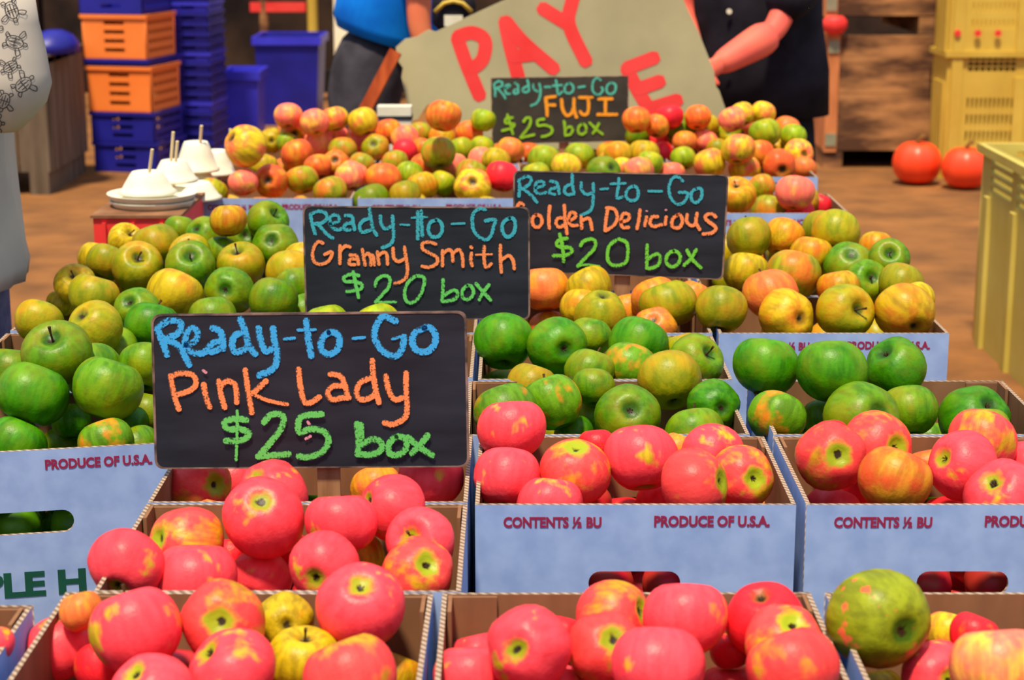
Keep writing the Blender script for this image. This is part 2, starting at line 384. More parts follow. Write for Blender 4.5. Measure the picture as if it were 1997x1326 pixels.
apple_box('P2', .144, 2.047, 'white printed box of pink apples right of the largest chalkboard', rb)
apple_box('P3', .530, 2.047, 'white printed box of pink apples at the right edge of view', rb)
apple_box('G0', -.648, 2.262, 'white box with green lettering and handle slot at left, filled with green apples', gb, R_(11), True, True)
apple_box('G01', -.253, 2.345, 'cardboard box of green apples hidden behind the largest chalkboard', gb)
apple_box('GA2', .125, 2.336, 'middle front cardboard box of green apples behind the pink ones', gb, R_(.6))
apple_box('GA3', .532, 2.336, 'right cardboard box of green apples with empty corner', gb)
apple_box('G1', -.632, 2.645, 'second cardboard box of green apples in the left column', gb, R_(1.5))
apple_box('G11', -.245, 2.635, 'cardboard box of green apples between the two larger chalkboards', gb)
apple_box('GB2', .137, 2.625, 'rear middle cardboard box of green apples', gb)
apple_box('G2', -.632, 2.94, 'third cardboard box of green apples in the left column', gb, R_(-1))
apple_box('G12', -.245, 2.925, 'cardboard box of green apples before the second left chalkboard', gb)
apple_box('Y2', .139, 2.923, 'cardboard box of golden apples below the second right chalkboard', yb)
apple_box('Y3', .524, 2.923, 'white printed box of golden apples standing behind the right green box', yb)
apple_box('G3', -.632, 3.235, 'rearmost cardboard box of green apples in the left column', gb)
apple_box('G13', -.245, 3.235, 'cardboard box of green apples behind the second left chalkboard', gb)
apple_box('Y22', .145, 3.26, 'rear cardboard box of golden apples behind the second right chalkboard', yb)
apple_box('Y32', .53, 3.215, 'rear cardboard box of golden apples in the right column', yb)
apple_box('U0', -.566, 4.323, 'white printed box of orange-red apples beside the foam bowls', fb)
apple_box('U1', -.178, 4.323, 'cardboard box of orange-red apples behind the second left chalkboard', fb)
apple_box('U2', .195, 4.15, 'cardboard box of apples behind the second right chalkboard top', fb)
apple_box('U3', .573, 4.11, 'white printed box of orange-red apples with an empty right corner', fb)
apple_box('V0', -.566, 4.615, 'middle box in the back left column of orange-red apples', fb)
apple_box('V1', -.178, 4.615, 'middle box in the back centre left column of apples', fb)
apple_box('V2', .203, 4.64, 'middle box below the smallest chalkboard', fb)
apple_box('V3', .592, 4.67, 'middle box in the back right column with white front showing', fb)
apple_box('W0', -.555, 4.91, 'rearmost box in the back left column of apples', fb)
apple_box('W1', -.17, 4.91, 'rearmost box left of the smallest chalkboard', fb)
apple_box('W2', .215, 4.935, 'rearmost box directly under the smallest chalkboard', fb)
apple_box('W3', .605, 4.965, 'rearmost box in the back right column of apples', fb)

# ---------------------------------------------------------------- apples
def apple_mesh(var, nu=28, nv=18):
    r = random.Random(var); bm = bmesh.new()
    dt, db = r.uniform(.34, .44), r.uniform(.18, .28); tap = r.uniform(.02, .10); lob = r.uniform(.008, .03); ph = r.uniform(0, 6); hz = r.uniform(.84, .95)
    sk = r.uniform(-.08, .08); an = r.uniform(-.035, .035)
    rows = []
    for i in range(nv+1):
        t = math.pi*i/nv; row = []
        for k in range(nu):
            a = 2*math.pi*k/nu; rho = math.sin(t)**.82 if 0 < i < nv else 0
            z = hz*math.cos(t)
            if t < math.pi/2: z -= dt*math.exp(-(rho/.30)**2)
            else: z += db*math.exp(-(rho/.24)**2)
            q = rho*(1+tap*z)*(1+lob*math.cos(5*a+ph)*(1.6 if z < 0 else .6))*(1+an*math.cos(2*a))
            row.append((q*math.cos(a)+sk*z*.5, q*math.sin(a), z+sk*q*math.cos(a)*.5))
            if i in (0, nv): break
        rows.append([bm.verts.new(p) for p in row])
    for i in range(nv):
        A, B = rows[i], rows[i+1]
        for k in range(nu):
            j = (k+1) % nu
            if i == 0: bm.faces.new((A[0], B[k], B[j]))
            elif i == nv-1: bm.faces.new((A[k], B[0], A[j]))
            else: bm.faces.new((A[k], B[k], B[j], A[j]))
    bmesh.ops.recalc_face_normals(bm, faces=bm.faces)
    me = bpy.data.meshes.new('apple'); bm.to_mesh(me); bm.free()
    for p in me.polygons: p.use_smooth = True
    me.materials.append(AM['P']); return me
AME = [apple_mesh(v) for v in range(10)]
LOW = [apple_mesh(v, 14, 9) for v in range(2)]
bm = bmesh.new(); tube(bm, [(0, 0, .42), (.01, 0, .62), (.05, .01, .82), (.12, .02, 1.02)], [.04, .03, .03, .05], 6)
STEM = bpy.data.meshes.new('stem'); bm.to_mesh(STEM); bm.free(); STEM.materials.append(M['tstem'])
bm = bmesh.new()
for k in range(5):
    a = k*1.257; cyl(bm, (.02*math.cos(a), .02*math.sin(a), -.60), (.085*math.cos(a+.2), .085*math.sin(a+.2), -.735), .026, .006, 5)
CALYX = bpy.data.meshes.new('calyx'); bm.to_mesh(CALYX); bm.free(); CALYX.materials.append(M['tstem'])
# group: (phrase, group, Ymin, Ymax, h0, [ (cx,cy,r,type[,u,v,end]) ])  u,v: where the cavity shows on the disc; end 's' stem, 'c' calyx
APP = {
'F': ('in the box at the bottom left corner', 1.5, 1.70, .0, [(-12, 1257, 40, 'P'), (-60, 1300, 70, 'PY')]),
'C': ('in the nearest left box', 1.5, 1.75, .015, [
 (155, 1192, 44, 'O'), (118, 1262, 70, 'P', -.3, .9, 'c'), (264, 1228, 89, 'P'), (436, 1214, 83, 'PY', .05, .2, 'c'), (556, 1212, 57, 'Y', .18, .05, 'c'), (592, 1290, 74, 'Y', .1, .95, 's'),
 (703, 1181, 87, 'P', .07, .66, 'c'), (452, 1307, 89, 'P', -.62, .62, 'c'), (684, 1322, 91, 'PY'), (778, 1318, 50, 'OY'), (296, 1352, 82, 'P', -.4, .7, 'c'), (200, 1300, 55, 'R')]),
'B': ('in the box before the largest chalkboard', 1.8, 2.03, .01, [
 (247, 1104, 75, 'P', -.15, -.62, 'c'), (380, 1130, 84, 'P'), (362, 1058, 72, 'PY', -.75, .2, 'c'), (372, 1095, 60, 'FY'), (514, 1008, 80, 'P', .05, .55, 'c'),
 (508, 1130, 60, 'P', -.3, -.6, 'c'), (667, 1019, 70, 'P'), (765, 990, 67, 'P', -.85, .25, 'c'), (632, 1106, 70, 'P', -.2, -.25, 'c'), (693, 1092, 58, 'OY'),
 (829, 1056, 68, 'P', -.36, .26, 's'), (815, 1116, 70, 'PY', .35, .4, 'c'), (808, 1150, 54, 'Y'), (572, 1075, 45, 'R'), (455, 1085, 42, 'R')]),
'AF': ('peeping before the bottom edge of the largest chalkboard', 2.06, 2.15, .0, [(530, 966, 69, 'P', -.48, .6, 'c'), (418, 1012, 42, 'O')]),
'A': ('just under the largest chalkboard', 2.165, 2.335, .0, [
 (390, 947, 63, 'PY', .7, .1, 'c'), (735, 952, 50, 'O'), (843, 932, 64, 'P'), (455, 938, 52, 'P')]),
'P2': ('in the middle white printed box', 2.06, 2.32, .01, [
 (997, 837, 67, 'P'), (988, 930, 64, 'P'), (1122, 919, 69, 'PY', 0, .85, 'c'), (1073, 986, 65, 'P'), (1250, 892, 73, 'P'), (1215, 1008, 46, 'R'), (1355, 944, 72, 'PY', .85, .15, 'c'),
 (1392, 890, 66, 'P', .45, .0, 'c'), (1465, 932, 64, 'PY', .35, .05, 'c'), (1322, 876, 36, 'O'), (1472, 1004, 42, 'P'), (1285, 978, 46, 'R'), (1165, 868, 38, 'R')]),
'P3': ('in the right white printed box', 2.06, 2.32, .01, [
 (1602, 890, 68, 'PY', .06, .12, 'c'), (1711, 872, 71, 'PY', .5, .05, 'c'), (1744, 936, 72, 'FO'), (1876, 907, 70, 'P', -.8, .3, 'c'), (1914, 864, 67, 'PY'), (1956, 974, 80, 'P', -.5, .6, 'c'),
 (2012, 912, 55, 'P'), (1622, 1001, 56, 'P'), (1845, 1003, 44, 'R'), (1620, 852, 38, 'R'), (1806, 908, 38, 'FO'), (1668, 958, 42, 'R')]),
'D': ('in the nearest middle box', 1.5, 1.75, .0, [
 (1030, 1264, 84, 'P', -.33, .1, 'c'), (918, 1322, 74, 'P'), (930, 1282, 52, 'P'), (1078, 1348, 68, 'P'), (985, 1366, 70, 'O'), (1197, 1206, 76, 'PY', .85, .3, 'c'), (1184, 1266, 77, 'PY', .15, .45, 'c'),
 (1337, 1206, 82, 'P'), (1285, 1296, 91, 'P'), (1492, 1207, 78, 'R', -.2, .8, 'c'), (1535, 1252, 76, 'PY', .2, .7, 'c'), (1562, 1302, 90, 'PY'), (1425, 1352, 64, 'P'), (1425, 1268, 42, 'R'), (1100, 1240, 45, 'R')]),
'E': ('in the nearest right box', 1.5, 1.75, .01, [
 (1714, 1207, 99, 'GP', .42, -.14, 'c'), (1850, 1237, 50, 'FY'), (1945, 1302, 92, 'FP'), (1828, 1324, 74, 'P', .2, .15, 'c'), (1712, 1352, 54, 'Y'), (1900, 1240, 50, 'R')]),
'GA2': ('in the front middle green box', 2.35, 2.6, .0, [
 (980, 806, 64, 'GO'), (1078, 785, 58, 'GO'), (1075, 848, 45, 'GY'), (1148, 820, 47, 'G'), (1224, 812, 65, 'G', .05, .28, 'c'), (1158, 755, 42, 'G'), (1306, 742, 63, 'GY', .15, -.85, 'c'),
 (1392, 792, 53, 'GD', .25, -.05, 'c'), (1355, 847, 60, 'G'), (1120, 850, 40, 'GD')]),
'GB2': ('in the rear middle green box', 2.6, 2.88, .02, [
 (982, 666, 60, 'GD', 0, -.9, 'c'), (1087, 675, 58, 'GD', .28, -.12, 'c'), (1150, 656, 43, 'G'), (1243, 674, 58, 'GD'), (1150, 722, 49, 'G'), (1036, 754, 50, 'GY'), (970, 756, 40, 'G'),
 (1365, 702, 53, 'G', .6, .4, 's'), (1330, 684, 40, 'GY'), (1362, 732, 38, 'GY'), (1228, 716, 54, 'GO'), (1290, 690, 40, 'G')]),
'GA3': ('in the right green box', 2.36, 2.6, .0, [
 (1494, 714, 64, 'GD'), (1623, 724, 69, 'GD'), (1746, 718, 62, 'GD', -.55, .65, 'c'), (1515, 815, 59, 'GO'), (1607, 817, 44, 'G'), (1683, 817, 75, 'G', .35, .25, 'c'), (1772, 801, 58, 'G'),
 (1900, 816, 69, 'GD', .35, .55, 'c'), (1912, 842, 57, 'G'), (1532, 862, 48, 'G'), (1812, 864, 44, 'G')]),
'G': ('on the left green heap', 2.33, 3.5, .035, [
 (64, 768, 70, 'GD'), (209, 758, 68, 'G'), (30, 868, 60, 'GD'), (125, 870, 44, 'G'), (207, 864, 54, 'GO'), (267, 878, 52, 'G'), (290, 806, 46, 'G'), (140, 822, 40, 'GD'), (252, 822, 38, 'GD'), (112, 690, 69, 'G', -.05, .66, 's'),
 (182, 724, 60, 'G'), (26, 724, 54, 'G'), (226, 682, 46, 'G', -.3, .5, 's'), (282, 716, 54, 'G'), (76, 628, 49, 'GY'), (56, 668, 36, 'Y'), (184, 640, 56, 'GY', -.4, .55, 'c'), (295, 634, 52, 'GD'),
 (266, 604, 46, 'G', -.22, .4, 'c'), (340, 576, 56, 'Y'), (183, 579, 51, 'GY'), (146, 554, 41, 'Y', .12, .55, 's'), (118, 592, 28, 'Y'), (240, 562, 38, 'OY'), (447, 568, 49, 'G', -.05, .04, 'c'),
 (533, 586, 48, 'G'), (415, 620, 47, 'G'), (268, 521, 51, 'GY', .2, .5, 's'), (207, 511, 39, 'GY'), (186, 503, 34, 'Y'), (371, 519, 49, 'G', .15, .55, 's'), (370, 496, 41, 'GY', 0, .6, 's'),
 (470, 518, 48, 'GY', -.15, .8, 's'), (536, 480, 47, 'G', -.05, .25, 'c'), (476, 464, 41, 'G', .2, .15, 'c'), (400, 461, 40, 'G', -.4, .42, 'c'), (352, 449, 33, 'G'), (305, 478, 47, 'GY'),
 (245, 469, 35, 'Y', .5, .55, 's'), (445, 430, 36, 'OY'), (522, 432, 41, 'G', .6, .5, 's'), (566, 532, 48, 'GY'), (592, 512, 42, 'Y'), (577, 562, 44, 'G'), (596, 612, 42, 'G'), (432, 492, 34, 'G')]),
'GS': ('poking up before the second left chalkboard', 2.84, 3.02, .02, [(637, 633, 45, 'LG'), (738, 634, 46, 'LG'), (845, 655, 44, 'G'), (690, 668, 44, 'G')]),
'Y2': ('below the second right chalkboard', 2.94, 3.2, .0, [
 (1062, 563, 49, 'O'), (1148, 563, 47, 'Y'), (1171, 613, 51, 'GY', .1, .85, 'c'), (1134, 602, 43, 'OY'), (1226, 606, 38, 'O'), (1279, 586, 47, 'O'), (1310, 594, 56, 'GY'), (1277, 641, 43, 'O', -.15, .5, 'c'),
 (1072, 642, 41, 'O'), (1352, 578, 33, 'O')]),
'Y3': ('on the right golden heap', 2.94, 3.49, .03, [
 (1407, 603, 50, 'GY'), (1502, 573, 54, 'O'), (1534, 618, 56, 'OY', .45, -.08, 'c'), (1647, 608, 56, 'GY', .5, .1, 's'), (1771, 609, 58, 'OY', .25, -.6, 'c'), (1468, 634, 38, 'G'), (1425, 670, 34, 'G'),
 (1586, 604, 32, 'GY'), (1706, 587, 34, 'OY'), (1785, 584, 38, 'Y'), (1546, 536, 55, 'FG'), (1636, 562, 43, 'OY'), (1690, 551, 45, 'G', .15, .3, 's'), (1757, 553, 44, 'GY'), (1455, 532, 45, 'Y'),
 (1428, 550, 38, 'GY'), (1657, 521, 51, 'G', -.08, .55, 'c'), (1734, 506, 41, 'G', -.15, .4, 's'), (1540, 491, 47, 'GY'), (1580, 501, 43, 'OY'), (1461, 464, 44, 'GY'), (1528, 463, 41, 'OY'),
 (1630, 456, 48, 'GY', -.2, -.8, 'c'), (1602, 448, 38, 'GY'), (1708, 483, 35, 'OY'), (1414, 492, 38, 'Y'), (1500, 610, 30, 'Y')]),
'FL': ('on the back left heap', 4.34, 5.15, .03, [
 (478, 284, 42, 'FY', -.7, .4, 'c'), (562, 226, 29, 'FP'), (570, 253, 29, 'FY', .3, -.4, 'c'), (613, 239, 28, 'FP'), (652, 232, 28, 'FY'), (530, 274, 25, 'Y', .1, -.1, 'c'), (579, 301, 33, 'FO'), (514, 323, 28, 'Y'),
 (528, 353, 34, 'FO', -.05, .02, 'c'), (475, 356, 29, 'FP'), (414, 376, 31, 'FG'), (589, 351, 32, 'FG'), (588, 372, 26, 'FO'), (645, 373, 33, 'FG'), (546, 388, 22, 'O'), (480, 386, 25, 'O'),
 (620, 278, 30, 'FP'), (668, 293, 28, 'FG'), (655, 320, 29, 'FO', 0, .3, 'c'), (690, 340, 29, 'FP'), (655, 268, 25, 'FP'), (560, 278, 22, 'LG'), (620, 325, 27, 'FO')]),
'FM': ('on the back centre heap', 4.34, 5.15, .03, [
 (708, 237, 30, 'FY'), (700, 272, 27, 'FP'), (732, 289, 28, 'FG', -.1, .3, 'c'), (757, 257, 26, 'FO'), (790, 272, 28, 'FP'), (790, 294, 25, 'R'), (865, 226, 35, 'FO'), (862, 269, 27, 'OY'), (855, 298, 34, 'FG'),
 (915, 261, 27, 'FO'), (830, 324, 30, 'FO'), (900, 292, 25, 'LG'), (940, 289, 25, 'LG'), (942, 234, 25, 'LG'), (885, 323, 27, 'FP'), (940, 313, 28, 'FP'), (968, 313, 28, 'Y'), (979, 344, 32, 'R'),
 (920, 341, 33, 'FG'), (922, 364, 37, 'FY', 0, .25, 'c'), (748, 348, 35, 'FO'), (798, 341, 28, 'LG'), (824, 363, 31, 'OY'), (863, 358, 27, 'LG'), (724, 394, 38, 'G'), (790, 381, 31, 'GY'), (808, 404, 28, 'Y'),
 (860, 392, 26, 'Y'), (868, 410, 27, 'G'), (950, 410, 29, 'Y', .1, .6, 's'), (705, 323, 27, 'FG'), (682, 345, 29, 'FP'), (770, 318, 26, 'FG'), (820, 262, 26, 'FG'), (825, 290, 24, 'FO')]),
'FS': ('below the smallest chalkboard', 4.17, 5.15, .03, [
 (995, 294, 28, 'O'), (1062, 313, 33, 'LG'), (1130, 304, 30, 'LG'), (1105, 326, 30, 'FY'), (1178, 336, 34, 'G', .5, .3, 'c'), (1206, 303, 28, 'OY'), (1045, 339, 27, 'LG'), (1255, 301, 31, 'Y'), (1245, 333, 31, 'FP'),
 (1243, 266, 24, 'G'), (1241, 234, 28, 'FO'), (1281, 246, 25, 'FO'), (1278, 277, 25, 'R'), (1030, 300, 24, 'FO'), (1215, 330, 26, 'FY'), (1268, 318, 26, 'LG')]),
'FR': ('on the back right heap', 4.69, 5.22, .03, [
 (1305, 229, 28, 'R'), (1361, 229, 26, 'FO'), (1325, 251, 28, 'G'), (1345, 243, 24, 'LG'), (1380, 246, 24, 'Y'), (1418, 259, 28, 'LG', 0, 0, 'c'), (1428, 233, 27, 'FP'), (1447, 223, 25, 'FY'),
 (1488, 221, 25, 'FY'), (1472, 241, 29, 'FP'), (1492, 259, 32, 'LG'), (1535, 251, 27, 'O'), (1547, 266, 26, 'LG'), (1375, 276, 26, 'FP'), (1335, 277, 24, 'O'), (1440, 291, 34, 'FY'), (1480, 301, 30, 'FO'),
 (1515, 291, 27, 'Y'), (1558, 299, 29, 'FY', .3, -.1, 'c'), (1332, 309, 25, 'LG'), (1384, 319, 32, 'FY'), (1405, 342, 24, 'R'), (1520, 323, 33, 'FO', .1, -.4, 'c'), (1452, 331, 31, 'FY'), (1568, 328, 25, 'O'),
 (1310, 340, 26, 'FP'), (1290, 298, 24, 'R'), (1400, 292, 24, 'FG'), (1298, 268, 22, 'FY')]),
'FN': ('beside the second right chalkboard', 4.13, 4.37, .02, [
 (1436, 381, 39, 'OY', -.1, .7, 's'), (1485, 366, 28, 'FG'), (1550, 376, 39, 'FP'), (1562, 389, 35, 'OY', -.25, .15, 'c'), (1500, 414, 37, 'FG'), (1487, 390, 24, 'R'), (1600, 402, 24, 'R'), (1560, 418, 30, 'R')]),
}
A = []
for g, (ph, y0, y1, h0, L) in APP.items():
    far = g.startswith('F') and g != 'F'
    for e in L:
        x, y, r, t = e[:4]
        p = at_h(x, y, RIM+h0); z = p.y/ray(x, y).y
        rmin, rmax = (.034, .044) if far else (.037, .049)
        R = r*z/FPX; R2 = min(max(R, rmin), rmax); z = FPX*R2/r
        A.append(dict(g=g, x=x, y=y, r=r, t=t, e=e, z=z, y0=y0, y1=2.57 if g == 'G' and y > 750 else y1, ray=ray(x, y)))
SIGNS = [(2.155, 295, 916, 913), (3.03, 590, 1034, 622), (3.235, 1000, 1421, 545), (5.14, 957, 1227, 281)]
XL = {'G': {False: .83}, 'Y3': {True: .722}, 'FR': {True: .80}, 'FN': {True: .765}}
WALLS = {'G': (2.60, 2.925, 3.215), 'Y3': (3.21,), 'FL': (4.61, 4.905), 'FM': (4.61, 4.905), 'FS': (4.45, 4.63, 4.93), 'FR': (4.96,)}
def clampY(a):
    ry = a['ray'].y; R = a['r']*a['z']/FPX
    lo, hi = (a['y0']+R*1.04)/ry, (a['y1']-R*1.0)/ry
    a['z'] = min(max(a['z'], lo), max(hi, lo))
    rx = a['ray'].x+math.copysign(a['r']/FPX, a['ray'].x); lim = XL.get(a['g'], {}).get(rx > 0)
    if lim: a['z'] = min(a['z'], lim/abs(rx))
    h_ = CAMH+a['ray'].z*a['z']-RIM
    if a['g'] in BOXES and h_ < R*.8:
        xc = BOXES[a['g']][0]; m_ = BW/2-BT-.002-R*1.05; X = a['ray'].x*a['z']
        X2 = min(max(X, xc-m_), xc+m_)
        if X2 != X and abs(X2-X)/a['z']*FPX < 16: a['x'] += (X2-X)/a['z']*FPX; a['ray'] = ray(a['x'], a['y'])
    if h_ < .03:
        for wy in WALLS.get(a['g'], ()):
            Y = a['z']*ry; g_ = R+.004
            if abs(Y-wy) < g_: a['z'] = (wy-g_ if Y < wy+.02 else wy+g_)/ry
    for Ys, xa, xb, yb_ in SIGNS:
        if a['x']+a['r'] > xa and a['x']-a['r'] < xb and a['y']-a['r'] < yb_:
            Y = a['z']*ry; g_ = a['r']*a['z']/FPX*1.06+.005
            if abs(Y-Ys) < g_:
                back = Y > Ys or (a['g'] == 'G' and Ys > 3)
                a['z'] = (Ys+g_ if back else Ys-g_)/ry
O0 = Vector((0, 0, CAMH))
for it in range(160):
    mv = 0
    for a in A: clampY(a); a['p'] = O0+a['ray']*a['z']; a['R'] = a['r']*a['z']/FPX
    for i in range(len(A)):
        a = A[i]
        for j in range(i+1, len(A)):
            b = A[j]
            if abs(a['x']-b['x']) > a['r']+b['r'] or abs(a['y']-b['y']) > a['r']+b['r'] or abs(a['z']-b['z']) > .11: continue
            d = (a['p']-b['p']).length; ov = (a['R']+b['R'])*.985-d
            if ov > 0:
                near, farr = (a, b) if (a['z'] < b['z'] if abs(a['z']-b['z']) > .004 else a['y'] > b['y']) else (b, a)
                k = min(ov*.5, .006); near['z'] -= k; farr['z'] += k
                mv += 1
    if not mv: break
for a in A: clampY(a); a['p'] = O0+a['ray']*a['z']; a['R'] = a['r']*a['z']/FPX
ORD = ['first', 'second', 'third', 'fourth', 'fifth', 'sixth', 'seventh', 'eighth', 'ninth', 'tenth', 'eleventh', 'twelfth', 'thirteenth']
def rows_of(lst):
    lst = sorted(lst, key=lambda a: -a['y']); rows = []; cur = []
    for a in lst:
        if cur and cur[0]['y']-a['y'] > a['r']*.85: rows.append(cur); cur = []
        cur.append(a)
    if cur: rows.append(cur)
    return rows
camR = Matrix(((1, 0, 0), (0, st, ct), (0, ct, -st)))   # rows: right, up, forward in world (x,y,z)
def cam2world(u, v, w): return Vector((1, 0, 0))*u+Vector((0, st, ct))*v-Vector((0, ct, -st))*w
PLUR = {'F': 'red apples', 'C': 'red apples', 'B': 'red apples', 'A': 'red apples', 'P2': 'red apples', 'P3': 'red apples', 'D': 'red apples', 'E': 'red apples'}
rowname = lambda k, n: 'front row' if k == 0 else ('back row' if k == n-1 else ORD[k]+' row')
for g in APP:
    rows = rows_of([a for a in A if a['g'] == g])
    for k, row in enumerate(rows):
        row.sort(key=lambda a: a['x'])
        for i, a in enumerate(row):
            e = a['e']; o = bpy.data.objects.new('apple', AME[rnd.randrange(len(AME))]); COL.objects.link(o)
            if len(row) == 1: pos = 'alone in'
            elif i == len(row)-1: pos = 'rightmost of'
            elif i == 0: pos = 'leftmost of'
            else: pos = ORD[i]+' from left,'
            tag(o, '%s, %s %s, %s' % (LOOK[a['t']], pos, rowname(k, len(rows)), APP[g][0]), 'apple', 'apples '+APP[g][0])
            end = None
            if len(e) > 4:
                u, v, end = e[4:7]; w = math.sqrt(max(0, 1-u*u-v*v)); ax = cam2world(u, v, w)
            else:
                ax = cam2world(rnd.uniform(-.45, .45), 1, rnd.uniform(-.35, -.05))
            q = ax.normalized().to_track_quat('Z', 'Y')
            spin = Matrix.Rotation(rnd.uniform(0, 6.28), 4, 'Z')
            if end == 'c': spin = Matrix.Rotation(math.pi, 4, 'X') @ spin
            o.rotation_euler = (q.to_matrix().to_4x4() @ spin).to_euler()
            o.location = a['p']; R = a['R']; o.scale = (R, R, R)
            o.material_slots[0].link = 'OBJECT'; o.material_slots[0].material = AM[a['t']]
            if end == 's' or (end is None and rnd.random() < .12):
                s = link('stem', STEM, o)
            if end == 'c' and a['r'] > 30: link('calyx', CALYX, o)
# fillers below the ones in view: one 'stuff' object per variety
def covered(p, R, loose=False):
    if any(abs(p.y-Ys) < R+.012 for Ys, _, _, _ in SIGNS) and p.z > RIM-.11: return True
    d = p-O0; z = d.dot(Vector((0, ct, -st))); px = CX+FPX*d.x/z; py = CY-FPX*d.dot(Vector((0, st, ct)))/z; r = FPX*R/z
    for a in A:
        if (a['p']-p).length < (a['R']+R)*.93: return True
        if a['z'] > z+.005 and math.hypot(a['x']-px, a['y']-py) < r+a['r']*(-.1 if loose else .25): return True
    return False
FT = {'F': 'P', 'C': 'P', 'B': 'P', 'A': 'P', 'P': 'P', 'D': 'P', 'E': 'P', 'G': 'G', 'Y': 'GY', 'U': 'FO', 'V': 'FO', 'W': 'FO'}
NAME = {'P': 'red', 'G': 'green', 'GY': 'golden', 'FO': 'orange-red'}
fill = {}
for key, (xc, yc, rz) in BOXES.items():
    t = FT[key[0]]; bmf = fill.setdefault(t, bmesh.new()); placed = []
    for li, h in enumerate((TT+.058, TT+.124, TT+.188, RIM+.0, RIM+.05)):
        off = .02 if li % 2 else -.02
        for i in range(4):
            for j in range(3):
                x = (i-1.5)*.086+off*.6; y = (j-1)*.086+off*.5
                if abs(x) > BW/2-.059: x = math.copysign(BW/2-.060, x)
                if abs(y) > BD/2-.059: y = math.copysign(BD/2-.060, y)
                p = Vector((xc, yc, h))+Matrix.Rotation(rz, 3, 'Z') @ Vector((x+rnd.uniform(-.003, .003), y+rnd.uniform(-.003, .003), rnd.uniform(-.006, .006)))
                R = rnd.uniform(.036, .040)
                if li >= 3 and not (li == 3 and key in ('G0', 'G01', 'G11', 'G12', 'G1')):
                    if not any(a['p'].z > p.z+.03 and (a['p']-p).xy.length < .075 for a in A): continue
                if covered(p, R, li < 3): continue
                if any((q-p).length < .066 for q in placed): continue
                placed.append(p)
                tmp = LOW[rnd.randrange(2)].copy()
                tmp.transform(Matrix.Translation(p) @ Matrix.Rotation(rnd.uniform(0, 6), 4, 'Z') @ Matrix.Rotation(rnd.uniform(-.8, .8), 4, 'X') @ Matrix.Scale(R, 4))
                bmf.from_mesh(tmp); bpy.data.meshes.remove(tmp)
# fillers carry their own unit scale pattern, so their material uses a scaled coordinate
def filler_mat(t, a, b_):
    return mat('filler_'+t, a, b_, .4, 26, .3, detail=2, lo=.42, hi=.58)
FM = {'P': filler_mat('red', (205, 30, 50), (175, 50, 38)), 'G': filler_mat('green', (92, 145, 14), (66, 120, 12)), 'GY': filler_mat('golden', (165, 155, 20), (205, 145, 30)),
      'FO': filler_mat('orange', (218, 105, 40), (190, 155, 30))}
for t, bmf in fill.items():
    o = bmo('apples', bmf, None, FM[t], smooth=True)
    tag(o, '%s apples lying deeper in the boxes, glimpsed between those on top' % NAME[t], 'apples', None, 'stuff')

# ---------------------------------------------------------------- chalk signs
SIGN1 = ((.3305, 270, 590), [
 ('blue', 19, [[(110,150),(140,230),(170,310)],[(115,150),(170,110),(240,112),(250,150),(220,190),(150,215)],[(150,215),(230,250),(270,310),(300,370)],
  [(280,250),(330,230),(350,180),(320,150),(285,180),(275,240),(310,290),(370,300),(400,285)],[(435,150),(475,165),(495,205),(500,275)],[(485,225),(440,240),(410,275),(440,290),(490,265)],
  [(600,95),(630,170),(650,250),(690,305)],[(625,175),(570,195),(552,250),(572,290),(620,280),(650,250)],[(708,150),(720,220),(750,285),(795,270)],[(795,150),(802,220),(818,290),(812,360),(780,400),(710,430)],
  [(990,105),(1000,200),(1020,318)],[(1120,178),(1082,220),(1080,278),(1120,305),(1170,282),(1188,225),(1168,182),(1125,176)],
  [(1520,112),(1450,82),(1412,120),(1392,190),(1420,262),(1480,310),(1530,310),(1560,262),(1566,200)],[(1690,150),(1632,180),(1616,232),(1640,280),(1700,290),(1745,250),(1752,190),(1722,150),(1685,149)]]),
 ('blue', 9, [[(860,215),(922,210)],[(940,162),(1045,160)],[(1265,212),(1335,205)],[(1498,215),(1575,193)]]),
 ('orange', 16, [[(190,430),(210,540),(240,630)],[(190,440),(240,417),(320,427),(340,480),(300,520),(220,545)],[(385,480),(400,560),(422,618)],[(475,460),(487,540),(510,620)],[(482,500),(522,462),(568,482),(580,540),(580,590)],
  [(630,395),(645,500),(670,650)],[(755,460),(705,508),(672,535)],[(945,390),(955,480),(975,575),(1010,592),(1070,555)],[(1130,422),(1190,432),(1220,490),(1235,555)],[(1215,490),(1150,492),(1117,530),(1142,570),(1200,562),(1245,560)],
  [(1380,338),(1387,430),(1402,520),(1420,590)],[(1385,440),(1312,470),(1287,530),(1312,570),(1370,560),(1400,530)],[(1460,430),(1475,510),(1510,570),(1560,560)],[(1580,412),(1580,520),(1586,620),(1570,680),(1500,718),(1450,706)]]),
 ('orange', 11, [[(672,535),(760,575),(880,600)]]), ('pink', 9, [[(382,400),(400,410)],[(1000,702),(1010,715)],[(988,802),(1018,785)]]),
 ('green', 18, [[(640,690),(580,682),(512,702),(530,742),(610,745),(655,772),(610,810),(515,812)],[(742,705),(780,662),(838,655),(858,692),(830,760),(715,900)],[(705,905),(800,897),(890,890)],
  [(1085,655),(960,672),(950,762),(1020,742),(1100,762),(1122,820),(1080,880),(1000,908),(945,902)],[(1290,710),(1300,800),(1295,895)],[(1312,715),(1316,800)],[(1315,835),(1380,802),(1432,822),(1428,870),(1370,893),(1305,890)],
  [(1520,790),(1480,832),(1482,885),(1530,895),(1578,860),(1575,802),(1525,787)],[(1590,790),(1660,850),(1735,898)],[(1708,778),(1660,840),(1612,885)]]),
 ('green', 9, [[(585,635),(585,720),(578,925)]])])
